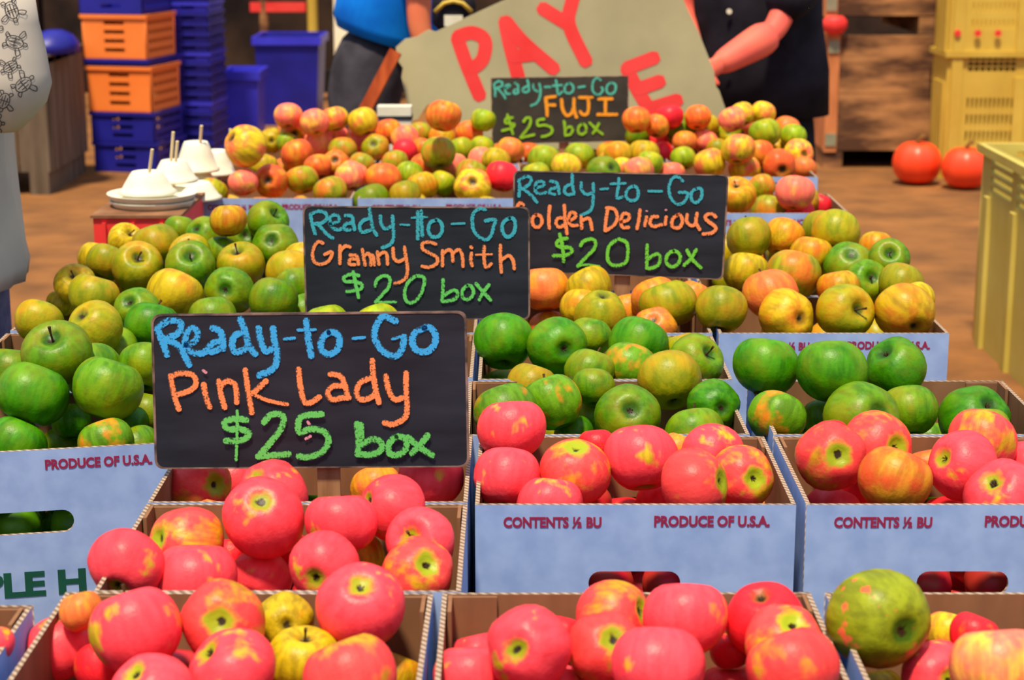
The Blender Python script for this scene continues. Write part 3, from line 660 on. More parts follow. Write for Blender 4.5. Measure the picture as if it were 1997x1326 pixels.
SIGN2 = ((.23535, 570, 380), [
 ('teal', 17, [[(150,170),(170,260),(190,325)],[(150,160),(210,137),(270,147),(288,190),(250,230),(190,240)],[(210,235),(270,310),(335,360)],[(312,240),(380,220),(385,180),(345,167),(312,200),(322,260),(370,290),(410,280)],
  [(440,172),(490,177),(505,230),(515,290)],[(500,230),(442,242),(432,285),(480,290)],[(640,112),(652,200),(670,280),(700,335)],[(650,190),(582,217),(557,270),(582,308),(650,290)],[(730,175),(737,240),(770,280),(820,262)],
  [(830,175),(836,260),(840,350),(810,410),(745,438)],[(1040,140),(1040,230),(1040,365)],[(1068,130),(1078,340)],[(1190,210),(1142,232),(1127,290),(1152,343),(1210,343),(1243,290),(1230,227),(1192,207)],
  [(1600,125),(1560,112),(1512,140),(1492,200),(1502,290),(1550,350),(1610,370),(1650,330),(1668,262),(1680,205),(1600,215)],[(1800,192),(1747,232),(1742,300),(1780,348),(1830,322),(1848,260),(1840,207),(1802,192)]]),
 ('teal', 10, [[(895,245),(970,250)],[(990,190),(1060,183),(1118,186)],[(1320,240),(1430,236)]]),
 ('orange', 16, [[(255,400),(215,387),(182,430),(168,500),(190,560),(250,572),(308,540),(330,472),(268,493)],[(395,420),(395,500),(395,570)],[(395,470),(438,424),(480,432)],[(478,497),(530,502),(545,540),(550,575)],[(530,530),(482,532),(473,570),(520,578)],
  [(580,450),(592,520),(605,582)],[(592,510),(630,482),(650,520),(652,582)],[(636,495),(668,505),(680,580)],[(706,470),(712,530),(720,575)],[(716,500),(760,473),(785,503),(790,575)],[(835,440),(842,520),(880,550),(930,530)],
  [(930,430),(942,520),(955,600),(945,680),(900,718),(850,733)],[(1190,408),(1140,391),(1082,402),(1082,450),(1140,482),(1200,520),(1195,570),(1130,598),(1075,590)],[(1245,460),(1245,588)],[(1250,482),(1300,452),(1325,482),(1330,550)],
  [(1335,482),(1380,452),(1408,500),(1415,592)],[(1485,480),(1480,540),(1490,588)],[(1480,428),(1487,438)],[(1590,425),(1590,520),(1602,598),(1650,570)],[(1725,415),(1725,530),(1733,640)],[(1730,540),(1790,502),(1828,540),(1840,612)]]),
 ('orange', 9, [[(1520,495),(1655,490)]]),
 ('green', 16, [[(552,667),(482,657),(427,682),(442,715),(520,717),(578,742),(560,780),(452,800)],[(505,635),(527,740),(550,850)],[(688,755),(702,702),(760,667),(808,690),(800,760),(750,820),(690,888)],
  [(1020,672),(962,720),(932,800),(942,870),(980,893),(1040,860),(1088,760),(1090,682),(1032,667)],[(1250,700),(1247,800),(1242,883)],[(1250,840),(1320,792),(1368,802),(1350,860),(1252,883)],
  [(1450,750),(1412,790),(1412,850),(1460,863),(1500,820),(1490,762),(1452,747)],[(1522,732),(1580,800),(1645,870)],[(1630,742),(1580,810),(1550,868)]]),
 ('green', 11, [[(690,885),(760,887),(860,885)]])])
SIGN3 = ((.2564, 980, 320), [
 ('teal', 14, [[(125,120),(130,180),(125,245)],[(120,130),(170,97),(213,102),(213,140),(170,178),(135,188)],[(160,190),(220,240),(262,290)],[(252,180),(310,165),(310,137),(270,132),(250,160),(252,210),(290,225),(330,215)],
  [(362,130),(410,142),(425,180),(430,225)],[(410,180),(362,192),(357,220),(400,230)],[(530,78),(532,150),(545,228)],[(530,150),(482,172),(472,210),(500,233),(545,220)],[(598,140),(602,200),(640,230),(680,220)],
  [(690,147),(690,230),(685,310),(660,360),(595,388)],[(885,108),(880,180),(870,258),(910,250)],[(990,170),(947,200),(942,250),(980,278),(1025,260),(1030,200),(1000,167)],
  [(1370,130),(1335,97),(1292,110),(1267,170),(1277,250),(1325,303),(1380,290),(1408,222),(1342,215)],[(1470,190),(1437,220),(1442,278),(1480,290),(1513,250),(1513,192),(1477,186)]]),
 ('teal', 11, [[(745,190),(802,187)],[(822,150),(935,146)],[(1110,205),(1212,207)]]),
 ('orange', 15, [[(160,310),(130,297),(105,340),(100,400),(130,450),(180,450),(195,400),(150,400)],[(255,385),(227,420),(237,468),(275,478),(300,440),(290,397),(258,385)],[(360,318),(352,400),(356,490)],
  [(470,312),(476,420),(490,530)],[(470,410),(422,412),(407,450),(430,478),(475,460)],[(510,430),(553,402),(550,372),(515,372),(502,420),(520,463),(570,465)],[(600,400),(602,488)],[(605,430),(650,410),(670,440),(680,498)],
  [(800,340),(787,420),(780,505)],[(790,332),(850,342),(873,400),(850,460),(785,505)],[(900,440),(958,420),(958,382),(920,377),(902,420),(910,478),(960,480)],[(1045,347),(1037,420),(1022,490)],[(1095,400),(1082,468)],
  [(1180,400),(1137,402),(1122,450),(1150,473),(1210,460)],[(1245,400),(1237,458)],[(1330,387),(1292,420),(1292,473),(1340,483),(1368,440),(1355,392),(1328,386)],[(1405,382),(1402,440),(1440,468),(1470,450)],
  [(1480,372),(1472,440),(1500,498)],[(1622,400),(1590,377),(1547,387),(1547,420),(1600,460),(1623,490),(1590,523),(1525,530)]]),
 ('pink', 8, [[(1093,355),(1100,356)],[(1238,348),(1248,347)]]),
 ('lime2', 15, [[(492,562),(432,572),(412,610),(450,630),(508,632),(528,660),(480,690),(385,695)],[(435,530),(457,630),(465,740)],[(592,618),(620,582),(680,567),(708,600),(690,650),(630,710),(572,775)],
  [(860,577),(812,620),(797,700),(820,758),(880,768),(938,740),(953,660),(940,592),(882,567)],[(1100,612),(1097,700),(1097,790)],[(1105,720),(1165,682),(1198,702),(1180,768),(1112,793)],
  [(1300,660),(1252,690),(1247,750),(1290,778),(1340,750),(1348,690),(1302,657)],[(1402,652),(1440,720),(1508,785)],[(1473,648),(1430,720),(1378,768)]]),
 ('lime2', 9, [[(572,775),(640,762),(738,775)]])])
SIGN4 = ((.15523, 940, 130), [
 ('aqua', 17, [[(150,230),(165,300),(165,370)],[(150,220),(200,182),(248,192),(248,240),(180,270)],[(190,270),(250,330),(293,398)],[(290,270),(348,252),(345,227),(302,235),(290,290),(310,338),(350,340)],
  [(412,205),(450,232),(455,290),(455,328)],[(440,280),(402,300),(407,335),(440,335)],[(570,168),(585,230),(590,308)],[(580,240),(522,270),(512,308),(560,318),(590,290)],[(642,222),(652,280),(700,310)],
  [(720,212),(735,300),(720,400),(680,460),(615,490)],[(790,255),(860,255)],[(930,168),(942,260),(960,348),(1008,312)],[(892,240),(1000,232)],[(1090,210),(1042,250),(1047,320),(1100,333),(1143,300),(1140,237),(1092,207)],
  [(1212,260),(1290,246)],[(1488,170),(1440,142),(1397,190),(1387,280),(1420,340),(1480,348),(1518,290),(1500,262)],[(1620,202),(1572,240),(1572,320),(1620,343),(1668,310),(1678,232),(1632,202)]]),
 ('gold', 24, [[(800,390),(812,500),(820,615)],[(805,388),(920,372)],[(812,482),(915,482)],[(1000,412),(1012,530),(1060,608),(1120,590),(1150,520)],[(1155,402),(1157,530),(1188,635)],[(1222,387),(1385,385)],
  [(1330,392),(1340,500),(1320,588),(1270,600),(1232,562)],[(1465,405),(1635,402)],[(1550,412),(1550,590)],[(1452,600),(1695,600)]]),
 ('lime', 19, [[(388,642),(312,642),(292,700),(350,712),(408,722),(370,770),(252,803)],[(320,602),(350,700),(388,845)],[(522,690),(560,642),(608,652),(600,730),(540,820),(482,885)],[(485,893),(570,872),(655,852)],
  [(780,657),(702,672),(702,740),(780,732),(868,762),(878,820),(830,860),(752,878)],[(1032,682),(1042,770),(1047,865)],[(1052,780),(1110,752),(1138,790),(1110,848),(1055,860)],[(1260,720),(1212,760),(1212,828),(1260,848),(1308,810),(1300,742),(1262,717)],
  [(1352,702),(1430,780),(1515,848)],[(1468,712),(1430,780),(1392,838)]])])
CH['lime2'] = chalk('chalk_lime_green', (118, 208, 70))
def chalk_sign(corners, Y, data, label, slate, stakex=None, rad=.012, edge='edge', foot=RIM-.10):
    """corners TL,TR,BR,BL in photo px, board plane vertical at depth Y (slight yaw from the corners is ignored)"""
    P = [at_Y(x, y, Y) for x, y in corners]
    c = sum(P, Vector())/4; base = Vector((c.x, Y, min(p.z for p in P)))
    r = thing('chalkboard_sign', base, label, 'sign', 'chalkboard price signs')
    L = [(p.x-base.x, p.z-base.z) for p in P]
    # rounded outline from the quad
    def rq(Q, rr, seg=5):
        out = []; n = len(Q)
        for i in range(n):
            a, b, cc = Vector(Q[i-1]), Vector(Q[i]), Vector(Q[(i+1) % n])
            p0 = b+(a-b).normalized()*rr; p1 = b+(cc-b).normalized()*rr
            for k in range(seg+1):
                t = k/seg; q = p0*(1-t)**2+b*2*t*(1-t)+p1*t*t; out.append((q.x, q.y))
        return out
    out = rq(L, rad)
    me = plate(out, [], .006, .0); me.materials.append(M[slate]); me.materials.append(M[edge])
    for p in me.polygons: p.material_index = 0 if abs(p.normal.y) > .5 else 1
    link('board', me, r)
    cc_ = Vector((sum(a for a, _ in L)/4, sum(b for _, b in L)/4))
    def shr(P_, d): return [((Vector(p)-cc_)*(1-d/max(.001, (Vector(p)-cc_).length))+cc_).to_tuple() for p in P_]
    me = plate(out, [shr(out, .0032)[::-1]], .0072); link('worn_edge', me, r, M[edge])
    (s, ox, oy), sets = data; offs = .0038
    nrm = Vector((0, -1, 0))
    def to3(p):
        w = at_Y(ox+p.x*s, oy+p.y*s, Y-.004); return Vector((w.x-base.x, 0, w.z-base.z))
    names = {'blue': 'chalk_heading', 'teal': 'chalk_heading', 'aqua': 'chalk_heading', 'orange': 'chalk_variety', 'gold': 'chalk_variety', 'green': 'chalk_price', 'lime': 'chalk_price', 'lime2': 'chalk_price', 'pink': 'chalk_smudge'}
    by = {}
    for col, w, strokes in sets: by.setdefault(col, []).extend((w, k) for k in strokes)
    for ci, (col, ks) in enumerate(by.items()):
        bm = bmesh.new(); uvl = bm.loops.layers.uv.new('UVMap')
        for i, (w, k) in enumerate(ks): ribbon(bm, uvl, k, w*(1.14 if data is SIGN1 else 1.0), to3, offs+.00003*i+ci*.0009, nrm)
        bmo(names[col], bm, r, CH[col])
    if stakex is not None:
        bm = bmesh.new(); q = at_Y(stakex, corners[2][1], Y).x-base.x
        box(bm, q-.014, q+.014, .0035, .011, -(base.z-foot), .10); bmo('stake', bm, r, M['stake'])
    return r
chalk_sign([(295, 613), (910, 607), (916, 909), (303, 913)], 2.155, SIGN1, 'largest nearest black chalkboard with blue heading, pink apple price $25', 'slate', 640)
chalk_sign([(590, 402), (1033, 404), (1034, 622), (596, 622)], 3.03, SIGN2, 'black chalkboard priced $20 with Granny Smith in orange chalk, left of centre', 'slate', 800)
chalk_sign([(1001, 333), (1421, 341), (1410, 545), (1000, 528)], 3.235, SIGN3, 'black chalkboard priced $20 with Golden Delicious in orange chalk, right of centre', 'slate', 1214, foot=TT)
chalk_sign([(957, 152), (1225, 148), (1227, 275), (960, 281)], 5.14, SIGN4, 'smallest farthest chalkboard reading FUJI and $25 before the cardboard pay sign', 'slate2', 1100, .002, 'edge')

# ---------------------------------------------------------------- PAY sign of torn cardboard
PY_ = 5.75
outl = [(800, 235), (790, 180), (783, 150), (786, 132), (776, 118), (772, 92), (790, 76), (812, 72), (835, 58), (850, 62), (905, 36), (1010, -12), (1100, -60), (1300, -130), (1325, -20), (1338, 12), (1362, 62), (1392, 138), (1396, 168), (1402, 176), (1418, 222), (1420, 262), (1380, 300), (1100, 300), (930, 262), (905, 246), (880, 238), (850, 200), (832, 205), (815, 232)]
P0 = at_Y(1100, 300, PY_)
pay = thing('pay_sign', (P0.x, PY_, P0.z), 'large tilted torn cardboard sign painted PAY in red', 'sign')
me = plate([((q := at_Y(x, y, PY_)).x-P0.x, q.z-P0.z) for x, y in outl], [], .012)
link('cardboard_sheet', me, pay, M['card'])
def to3p(p):
    w = at_Y(p.x, p.y, PY_-.0065); return Vector((w.x-P0.x, 0, w.z-P0.z))
c2 = lambda L: [(600+a*.3505, b*.3505) for a, b in L]
LET = {'letter_p': [c2([(832,208),(885,360),(958,535)]), c2([(832,205),(915,182),(985,222),(978,318),(935,368),(895,372)])],
 'letter_a': [c2([(1098,115),(1120,230),(1175,440)]), c2([(1102,118),(1200,235),(1372,385)]), c2([(1140,315),(1262,300)])],
 'letter_y': [c2([(1305,45),(1385,95),(1450,135)]), c2([(1500,-80),(1468,20),(1455,140),(1550,345)])],
 'letter_e': [[(1222,132),(1246,180),(1275,226)], [(1222,133),(1277,112)], [(1243,174),(1288,158)], [(1266,212),(1322,195)]]}
for nm, st_ in LET.items():
    bm = bmesh.new(); uvl = bm.loops.layers.uv.new('UVMap')
    for i, k in enumerate(st_): ribbon(bm, uvl, k, 13.5, to3p, .007+.0002*i, Vector((0, -1, 0)))
    bmesh.ops.recalc_face_normals(bm, faces=bm.faces); bmo(nm, bm, pay, M['paint'])
for px, dy in ((900, .02), (1340, .02)):
    q = at_Y(px, 200, PY_)
    bm = bmesh.new(); box(bm, q.x-P0.x-.02, q.x-P0.x+.02, .008, .045, -P0.z, .18); bmo('post', bm, pay, M['stake'])
# leaning reddish strut
a = at_Y(772, 100, 5.69); b_ = at_Y(703, 232, 5.66); d = (b_-a).normalized(); b_ = a+d*((a.z-0.0)/-d.z)
bm = bmesh.new(); cyl(bm, (0, 0, 0), a-b_, .026, .026, 4)
strut = bmo('wooden_strut', bm, None, mat('strut_red_wood', (198, 92, 40), (150, 60, 24), .7, 8, .2, stretch=(3, 3, .6)), b_)
tag(strut, 'reddish wooden strut leaning against the left edge of the pay sign', 'plank')

# ---------------------------------------------------------------- foam sample bowls at left
sx0 = -.905
rc = thing('red_crate', (-.735, 4.1, TT), 'red plastic crate under the foam sample trays', 'crate')
rh = .268
for nm, (x0, x1, y0, y1) in {'front_wall': (-.17, .015, -.16, -.15), 'back_wall': (-.17, .015, .15, .16), 'left_wall': (-.17, -.16, -.15, .15), 'right_wall': (.005, .015, -.15, .15)}.items():
    bm = bmesh.new(); box(bm, x0, x1, y0, y1, 0, rh)
    if nm == 'front_wall':
        for k in range(3): box(bm, -.15+k*.062, -.142+k*.062, y0-.008, y0, .01, rh-.01)
    bmo(nm, bm, rc, M['redcr'])
bm = bmesh.new(); box(bm, -.16, .005, -.15, .15, 0, .01); bmo('floor_panel', bm, rc, M['redcr'])
bm = bmesh.new(); box(bm, -.175, .02, -.165, .165, rh, rh+.006); bmo('lid', bm, rc, M['brown'])
def tray(x, y, z, w, d, label):
    t = thing('foam_tray', (x, y, z), label, 'tray', 'foam trays on the red crate')
    bm = loft([(0, 0, 0, w*.9, d*.9), (0, 0, .010, w*.97, d*.97), (0, 0, .013, w, d), (0, 0, .015, w, d), (0, 0, .012, w*.95, d*.95), (0, 0, .004, w*.88, d*.88)], 28); bmo('dish', bm, t, M['foam'], smooth=True)
    return t
TZ = TT+rh+.006
tray(-.80, 4.07, TZ, .095, .09, 'lower white foam tray on the red crate'); tray(-.80, 4.07, TZ+.0152, .10, .095, 'upper white foam tray holding the upturned bowls')
def stick(bm, p, q): cyl(bm, p, q, .0035, .0035, 8)
def bowl(px, ybase, ytop, hw, Y, sticks, label, group='upturned foam bowls'):
    b = at_Y(px, ybase, Y); z = (b-O0).length; k = Y/FPX/ct*.985
    R = hw*k; H = (ybase-ytop)*k*.98
    t = thing('foam_bowl', b, label, 'bowl', group)
    bm = loft([(0, 0, 0, R, R), (0, 0, .005, R*1.02, R*1.02), (0, 0, .009, R*.9, R*.9), (0, 0, H*.55, R*.74, R*.74), (0, 0, H*.92, R*.56, R*.56), (0, 0, H, R*.50, R*.50), (0, 0, H*.99, R*.42, R*.42), (0, 0, H*.93, R*.38, R*.38)], 28)
    bmo('bowl_shell', bm, t, M['foam'], smooth=True)
    for (sx, sy, tx, ty) in sticks:
        p = at_Y(sx, sy, Y-.02)-b; q = at_Y(tx, ty, Y-.03)-b
        bm = bmesh.new(); stick(bm, p, q); s = bmo('wooden_pick', bm, t, M['stick'])
    return t
zt = TZ+.0305; rh2 = .235; TZ2 = TT+rh2+.006
rc2 = thing('red_crate', (-.838, 4.52, TT), 'narrow red plastic crate standing behind the foam trays', 'crate')
for x0, x1, y0, y1 in ((-.07, .07, -.22, -.21), (-.07, .07, .21, .22), (-.07, -.06, -.21, .21), (.06, .07, -.21, .21)):
    bm = bmesh.new(); box(bm, x0, x1, y0, y1, 0, rh2); bmo('wall_panel', bm, rc2, M['redcr'])
bm = bmesh.new(); box(bm, -.075, .075, -.225, .225, rh2, rh2+.006); bmo('lid', bm, rc2, M['brown'])
def yb_for(px, Y, z):
    # pixel row of a point at height z, depth Y
    d = Vector((0, Y, z))-O0; return CY-FPX*d.dot(Vector((0, st, ct)))/d.dot(Vector((0, ct, -st)))
b1 = yb_for(0, 4.05, zt)
bowl(288, b1, b1-44, 56, 4.05, [(290, b1-30, 297, b1-86)], 'upturned foam bowl with a wooden pick, nearest and leftmost on the tray')
b2 = yb_for(0, 4.18, zt+.008)
bowl(340, b2, b2-42, 46, 4.18, [(333, b2-30, 338, b2-96), (341, b2-20, 346, b2-78)], 'upturned foam bowl with two picks, second from left')
b4 = yb_for(0, 4.30, RIM+.003)
bowl(386, b4, b4-34, 46, 4.30, [], 'upturned foam bowl peeking over the corner of the printed apple box')
b0 = yb_for(0, 4.46, TZ2)
bowl(384, b0, b0-44, 50, 4.46, [], 'foam bowl upside down beneath the tallest bowl')
b3 = b0-44
bowl(384, b3, b3-58, 44, 4.46, [(390, b3-48, 393, b3-88)], 'tallest upturned foam bowl, raised on another bowl')
b5 = yb_for(0, 4.62, RIM+.015)
bowl(424, b5, b5-48, 36, 4.62, [(450, b5-30, 449, b5-88)], 'upturned foam bowl beside the yellow and coral apple')

# small white carton behind the back row
q = at_Y(770, 232, 5.5); bm = bmesh.new(); box(bm, -.05, .05, -.03, .03, 0, .032)
wc = thing('note_box', (q.x, 5.5, TT), 'small white carton behind the back apples near the red strut', 'box')
bm = bmesh.new(); box(bm, -.05, .05, -.03, .03, 0, q.z-TT); bmo('carton', bm, wc, M['foam'])
bm = bmesh.new(); box(bm, -.052, .052, -.032, .032, q.z-TT, q.z-TT+.012); bmo('lid', bm, wc, M['slate'])
bm = bmesh.new(); box(bm, -.05, .05, -.03, .03, q.z-TT+.012, q.z-TT+.04); bmo('paper_stack', bm, wc, M['foam'])

# ---------------------------------------------------------------- plastic crates and bins
def slots(x0, x1, z0, z1, nx, nz, fx=.6, fz=.5):
    H = []; dx = (x1-x0)/nx; dz = (z1-z0)/nz
    for i in range(nx):
        for j in range(nz):
            cx = x0+(i+.5)*dx; cz = z0+(j+.5)*dz; H.append([(cx-dx*fx/2, cz-dz*fz/2), (cx-dx*fx/2, cz+dz*fz/2), (cx+dx*fx/2, cz+dz*fz/2), (cx+dx*fx/2, cz-dz*fz/2)])
    return H
CR = {}
def crate(x, y, z, w, d, h, mk, label, group, rz=0, rows=4):
    key = (w, d, h, mk, rows)
    if key not in CR:
        m = M[mk]
        f = plate([(-w/2, 0), (w/2, 0), (w/2, h), (-w/2, h)], slots(-w*.2, w*.2, h*.1, h*.92, 1, rows, .8, .4) if rows else [], .006); f.materials.append(m)
        s = plate([(-d/2, 0), (d/2, 0), (d/2, h), (-d/2, h)], slots(-d*.42, d*.42, h*.08, h*.92, 6, max(rows, 1), .7, .4), .006); s.materials.append(m)
        bm = bmesh.new(); box(bm, -w/2, w/2, -d/2, d/2, 0, .006); bt = bpy.data.meshes.new('base'); bm.to_mesh(bt); bm.free(); bt.materials.append(m)
        bm = bmesh.new()
        for (a, b, c, e) in ((-w/2-.01, w/2+.01, -d/2-.01, -d/2), (-w/2-.01, w/2+.01, d/2, d/2+.01), (-w/2-.01, -w/2, -d/2, d/2), (w/2, w/2+.01, -d/2, d/2)): box(bm, a, b, c, e, h-.02, h)
        rm = bpy.data.meshes.new('rim'); bm.to_mesh(rm); bm.free(); rm.materials.append(m)
        CR[key] = (f, s, bt, rm)
    f, s, bt, rm = CR[key]
    r = thing('plastic_crate', (x, y, z), label, 'crate', group, rz)
    link('front_wall', f, r, None, (0, -d/2+.003, 0)); link('back_wall', f, r, None, (0, d/2-.003, 0))
    link('side_wall', s, r, None, (w/2-.003, 0, 0), (0, 0, math.pi/2)); link('side_wall', s, r, None, (-w/2+.003, 0, 0), (0, 0, math.pi/2))
    link('base', bt, r); link('rim', rm, r)
    return r
# stack 1 (orange and blue), its foot at pixel (243,335)
f1 = at_h(180, 336, 0); X1 = f1.x+.238; Y1 = f1.y+.205
z = 0; gs = 'crates in the orange and blue stack'
for hh, mk, lab, rw in ((.17, 'bluep', 'bottom blue crate of the stack with orange crates', 3), (.17, 'bluep', 'second blue crate under the lower orange crate', 3), (.255, 'orangep', 'lower bright orange plastic crate in the left stack', 4),
                    (.04, 'bluep', 'thin blue crate between the two orange crates', 0), (.245, 'orangep', 'upper bright orange plastic crate in the left stack', 4), (.2, 'bluep', 'blue crate on top of the upper orange crate', 3)):
    crate(X1-.05*z, Y1, z, .38, .42, hh, mk, lab, gs, R_(-12), rw); z += hh+.001
# stack 2: nested blue crates
f2 = at_h(376, 318, 0); z = 0
for k in range(24):
    crate(f2.x, f2.y+.3, z, .24, .4, .057, 'bluep' if k % 5 else 'bluel', 'blue crate in the tall nested stack, %s from the floor' % (ORD+['fourteenth', 'fifteenth', 'sixteenth', 'seventeenth', 'eighteenth', 'nineteenth', 'twentieth', 'twenty-first', 'twenty-second', 'twenty-third', 'twenty-fourth'])[k],
          'nested blue crates behind the foam bowls', R_(-4), 1); z += .058
def tub(x, y, w, d, h, mk, label, group=None):
    r = thing('plastic_tub', (x, y, 0), label, 'tub', group)
    bm = bmesh.new(); R = []
    for zz, s in ((0, .86), (h, 1), (h, .95), (.03, .8)):
        R.append([bm.verts.new((a*w/2*s, b*d/2*s, zz)) for a, b in ((-1, -1), (1, -1), (1, 1), (-1, 1))])
    for P, Q in zip(R, R[1:]):
        for i in range(4): bm.faces.new((P[i], P[(i+1) % 4], Q[(i+1) % 4], Q[i]))
    bm.faces.new(R[0][::-1]); bm.faces.new(R[3]); bmesh.ops.recalc_face_normals(bm, faces=bm.faces); bmo('tub_body', bm, r, M[mk])
    bm = bmesh.new()
    for (a, b, c, e) in ((-w/2-.015, w/2+.015, -d/2-.015, -d/2), (-w/2-.015, w/2+.015, d/2, d/2+.015), (-w/2-.015, -w/2, -d/2, d/2), (w/2, w/2+.015, -d/2, d/2)): box(bm, a, b, c, e, h-.05, h+.004)
    bmo('rim', bm, r, M['bluel']); return r
tub(at_Y(470, 200, 11.6).x, 11.8, .22, .4, .46, 'bluel', 'narrow blue plastic tub beside the tall nested crates')
tub(at_Y(560, 200, 12.6).x, 12.9, .44, .5, .60, 'bluep', 'wide dark blue plastic tub left of the person in blue')
# pale bin at the far left
pb = thing('pale_bin', (at_Y(60, 200, 9.6).x-.40, 10.0, 0), 'pale weathered bin with upright boards at the far left', 'bin')
for k in range(6):
    bm = bmesh.new(); x = -.5+k*.165; box(bm, x, x+.155, -.4, -.37, .12, .71); bmo('board', bm, pb, M['pale'])
for k in range(5):
    bm = bmesh.new(); y = -.37+k*.165; box(bm, .46, .49, y, y+.155, .12, .71); bmo('board', bm, pb, M['pale'])
    bm = bmesh.new(); box(bm, -.5, -.47, y, y+.155, .12, .71); bmo('board', bm, pb, M['pale'])
bm = bmesh.new(); box(bm, -.5, .49, -.42, .46, .68, .72); bmo('lid', bm, pb, M['pale'])
for sx in (-.47, -.05, .37):
    bm = bmesh.new(); box(bm, sx, sx+.1, -.4, .45, 0, .12); bmo('foot', bm, pb, M['pale'])
q = at_Y(102, 110, 9.9)
bm = loft([(0, 0, 0, .15, .2), (0, 0, .05, .14, .18), (0.01, 0, .09, .10, .14), (0.02, 0, .115, .04, .06)], 16)
tag(bmo('folded_tarp', bm, None, M['bluep'], (q.x, 9.9, .72), smooth=True), 'folded blue tarp lying on the pale bin', 'tarp')
# grey folding table top farther back
ft = thing('folding_table', (-4.0, 13.2, 0), 'grey folding table behind the orange crates at far left', 'table')
bm = bmesh.new(); box(bm, -.9, .7, -.35, .35, .93, .98); bmo('table_top', bm, ft, M['pale'])
for sx in (-.8, .6):
    for sy in (-.3, .3):
        bm = bmesh.new(); cyl(bm, (sx, sy, 0), (sx, sy, .93), .02); bmo('leg', bm, ft, M['dark'])
# background bits on the wall
q = at_Y(545, 15, 14.2)
rk = thing('metal_rack', (q.x, 14.2, 0), 'dim metal rack with a red bar far behind the blue tubs', 'rack')
bm = bmesh.new(); cyl(bm, (-.12, 0, 0), (-.12, 0, 1.3), .035); bmo('post', bm, rk, M['wood'])
bm = bmesh.new(); cyl(bm, (.25, 0, 0), (.25, 0, 1.3), .04); bmo('post', bm, rk, M['yellowd'])
bm = bmesh.new(); box(bm, -.22, .2, -.03, .03, q.z-.03, q.z+.04); bmo('red_bar', bm, rk, M['redcr'])
bm = bmesh.new(); box(bm, -.22, .4, -.02, .02, q.z+.1, q.z+.14); bmo('cross_bar', bm, rk, M['wood'])
qa = at_Y(652, 82, 14.0); qb = at_Y(700, -10, 14.0)  # added board stands in for the bright sky seen through an opening
bm = bmesh.new(); box(bm, qa.x, qb.x+.2, 13.99, 14.02, 0, 2.2)
bn = bmo('sky_opening_board', bm, None, M['sky_opening']); tag(bn, 'bright white board added in place of the sky opening behind the person in blue', 'board')

# wooden bins at right
def wood_bin(x, y, z, w, d, h, label, rz=0):
    r = thing('wooden_bin', (x, y, z), label, 'bin', 'stacked wooden bins', rz)
    ft_ = .10
    nb = 2
    bh = (h-ft_)/nb
    for k in range(nb):
        bm = bmesh.new(); box(bm, -w/2+.07, w/2-.07, -d/2, -d/2+.02, ft_+k*bh+.002, ft_+(k+1)*bh-.002); bmo('plank', bm, r, M['wood'])
        bm = bmesh.new(); box(bm, -w/2, -w/2+.02, -d/2+.05, d/2-.05, ft_+k*bh+.002, ft_+(k+1)*bh-.002); bmo('plank', bm, r, M['wood_pale_sunlit'])  # sun on the left side is put into this paler wood colour
        bm = bmesh.new(); box(bm, w/2-.02, w/2, -d/2+.05, d/2-.05, ft_+k*bh+.002, ft_+(k+1)*bh-.002); bmo('plank', bm, r, M['wood'])
    for sx in (-w/2, w/2-.07):
        for sy in (-d/2-.012, d/2-.04):
            bm = bmesh.new(); box(bm, sx, sx+.07, sy, sy+.052, ft_-.005, h); bmo('corner_post', bm, r, M['wood_pale_sunlit'])
    for sx in (-w/2, -.06, w/2-.11):
        bm = bmesh.new(); box(bm, sx, sx+.11, -d/2, d/2, 0, ft_-.005); bmo('runner', bm, r, M['wood'])
    bm = bmesh.new(); box(bm, -w/2+.02, w/2-.02, -d/2+.02, d/2-.05, ft_-.004, ft_+.01); bmo('floor_panel', bm, r, M['dark'])
    for zz in (ft_+.03, h-.1):
        bm = bmesh.new(); box(bm, -w/2+.005, -w/2+.065, -d/2-.02, -d/2-.012, zz, zz+.07); bmo('metal_bracket', bm, r, M['green_steel'])
    return r
fw = at_h(1612, 334, 0)
wood_bin(fw.x+.6, fw.y+.68, 0, 1.2, 1.1, .76, 'lower weathered wooden bin with dark fork slot at its foot')
wood_bin(fw.x+.59, fw.y+.76, .761, 1.2, 1.1, .76, 'upper weathered wooden bin, cut off by the top of the view')
q = at_Y(1634, 118, fw.y-.03)
bm = loft([(0, 0, -.06, .02, .02), (0, 0, -.05, .05, .05), (0, 0, -.015, .075, .06), (0, 0, .02, .07, .06), (0, 0, .045, .045, .045), (0, 0, .035, .01, .01)], 18)
# small red squash resting in the fork slot on top of the lower bin
tag(bmo('red_squash', bm, None, M['redcr'], (q.x, fw.y+.12, .822), smooth=True), 'small red squash resting at the corner where the wooden bins meet', 'squash')

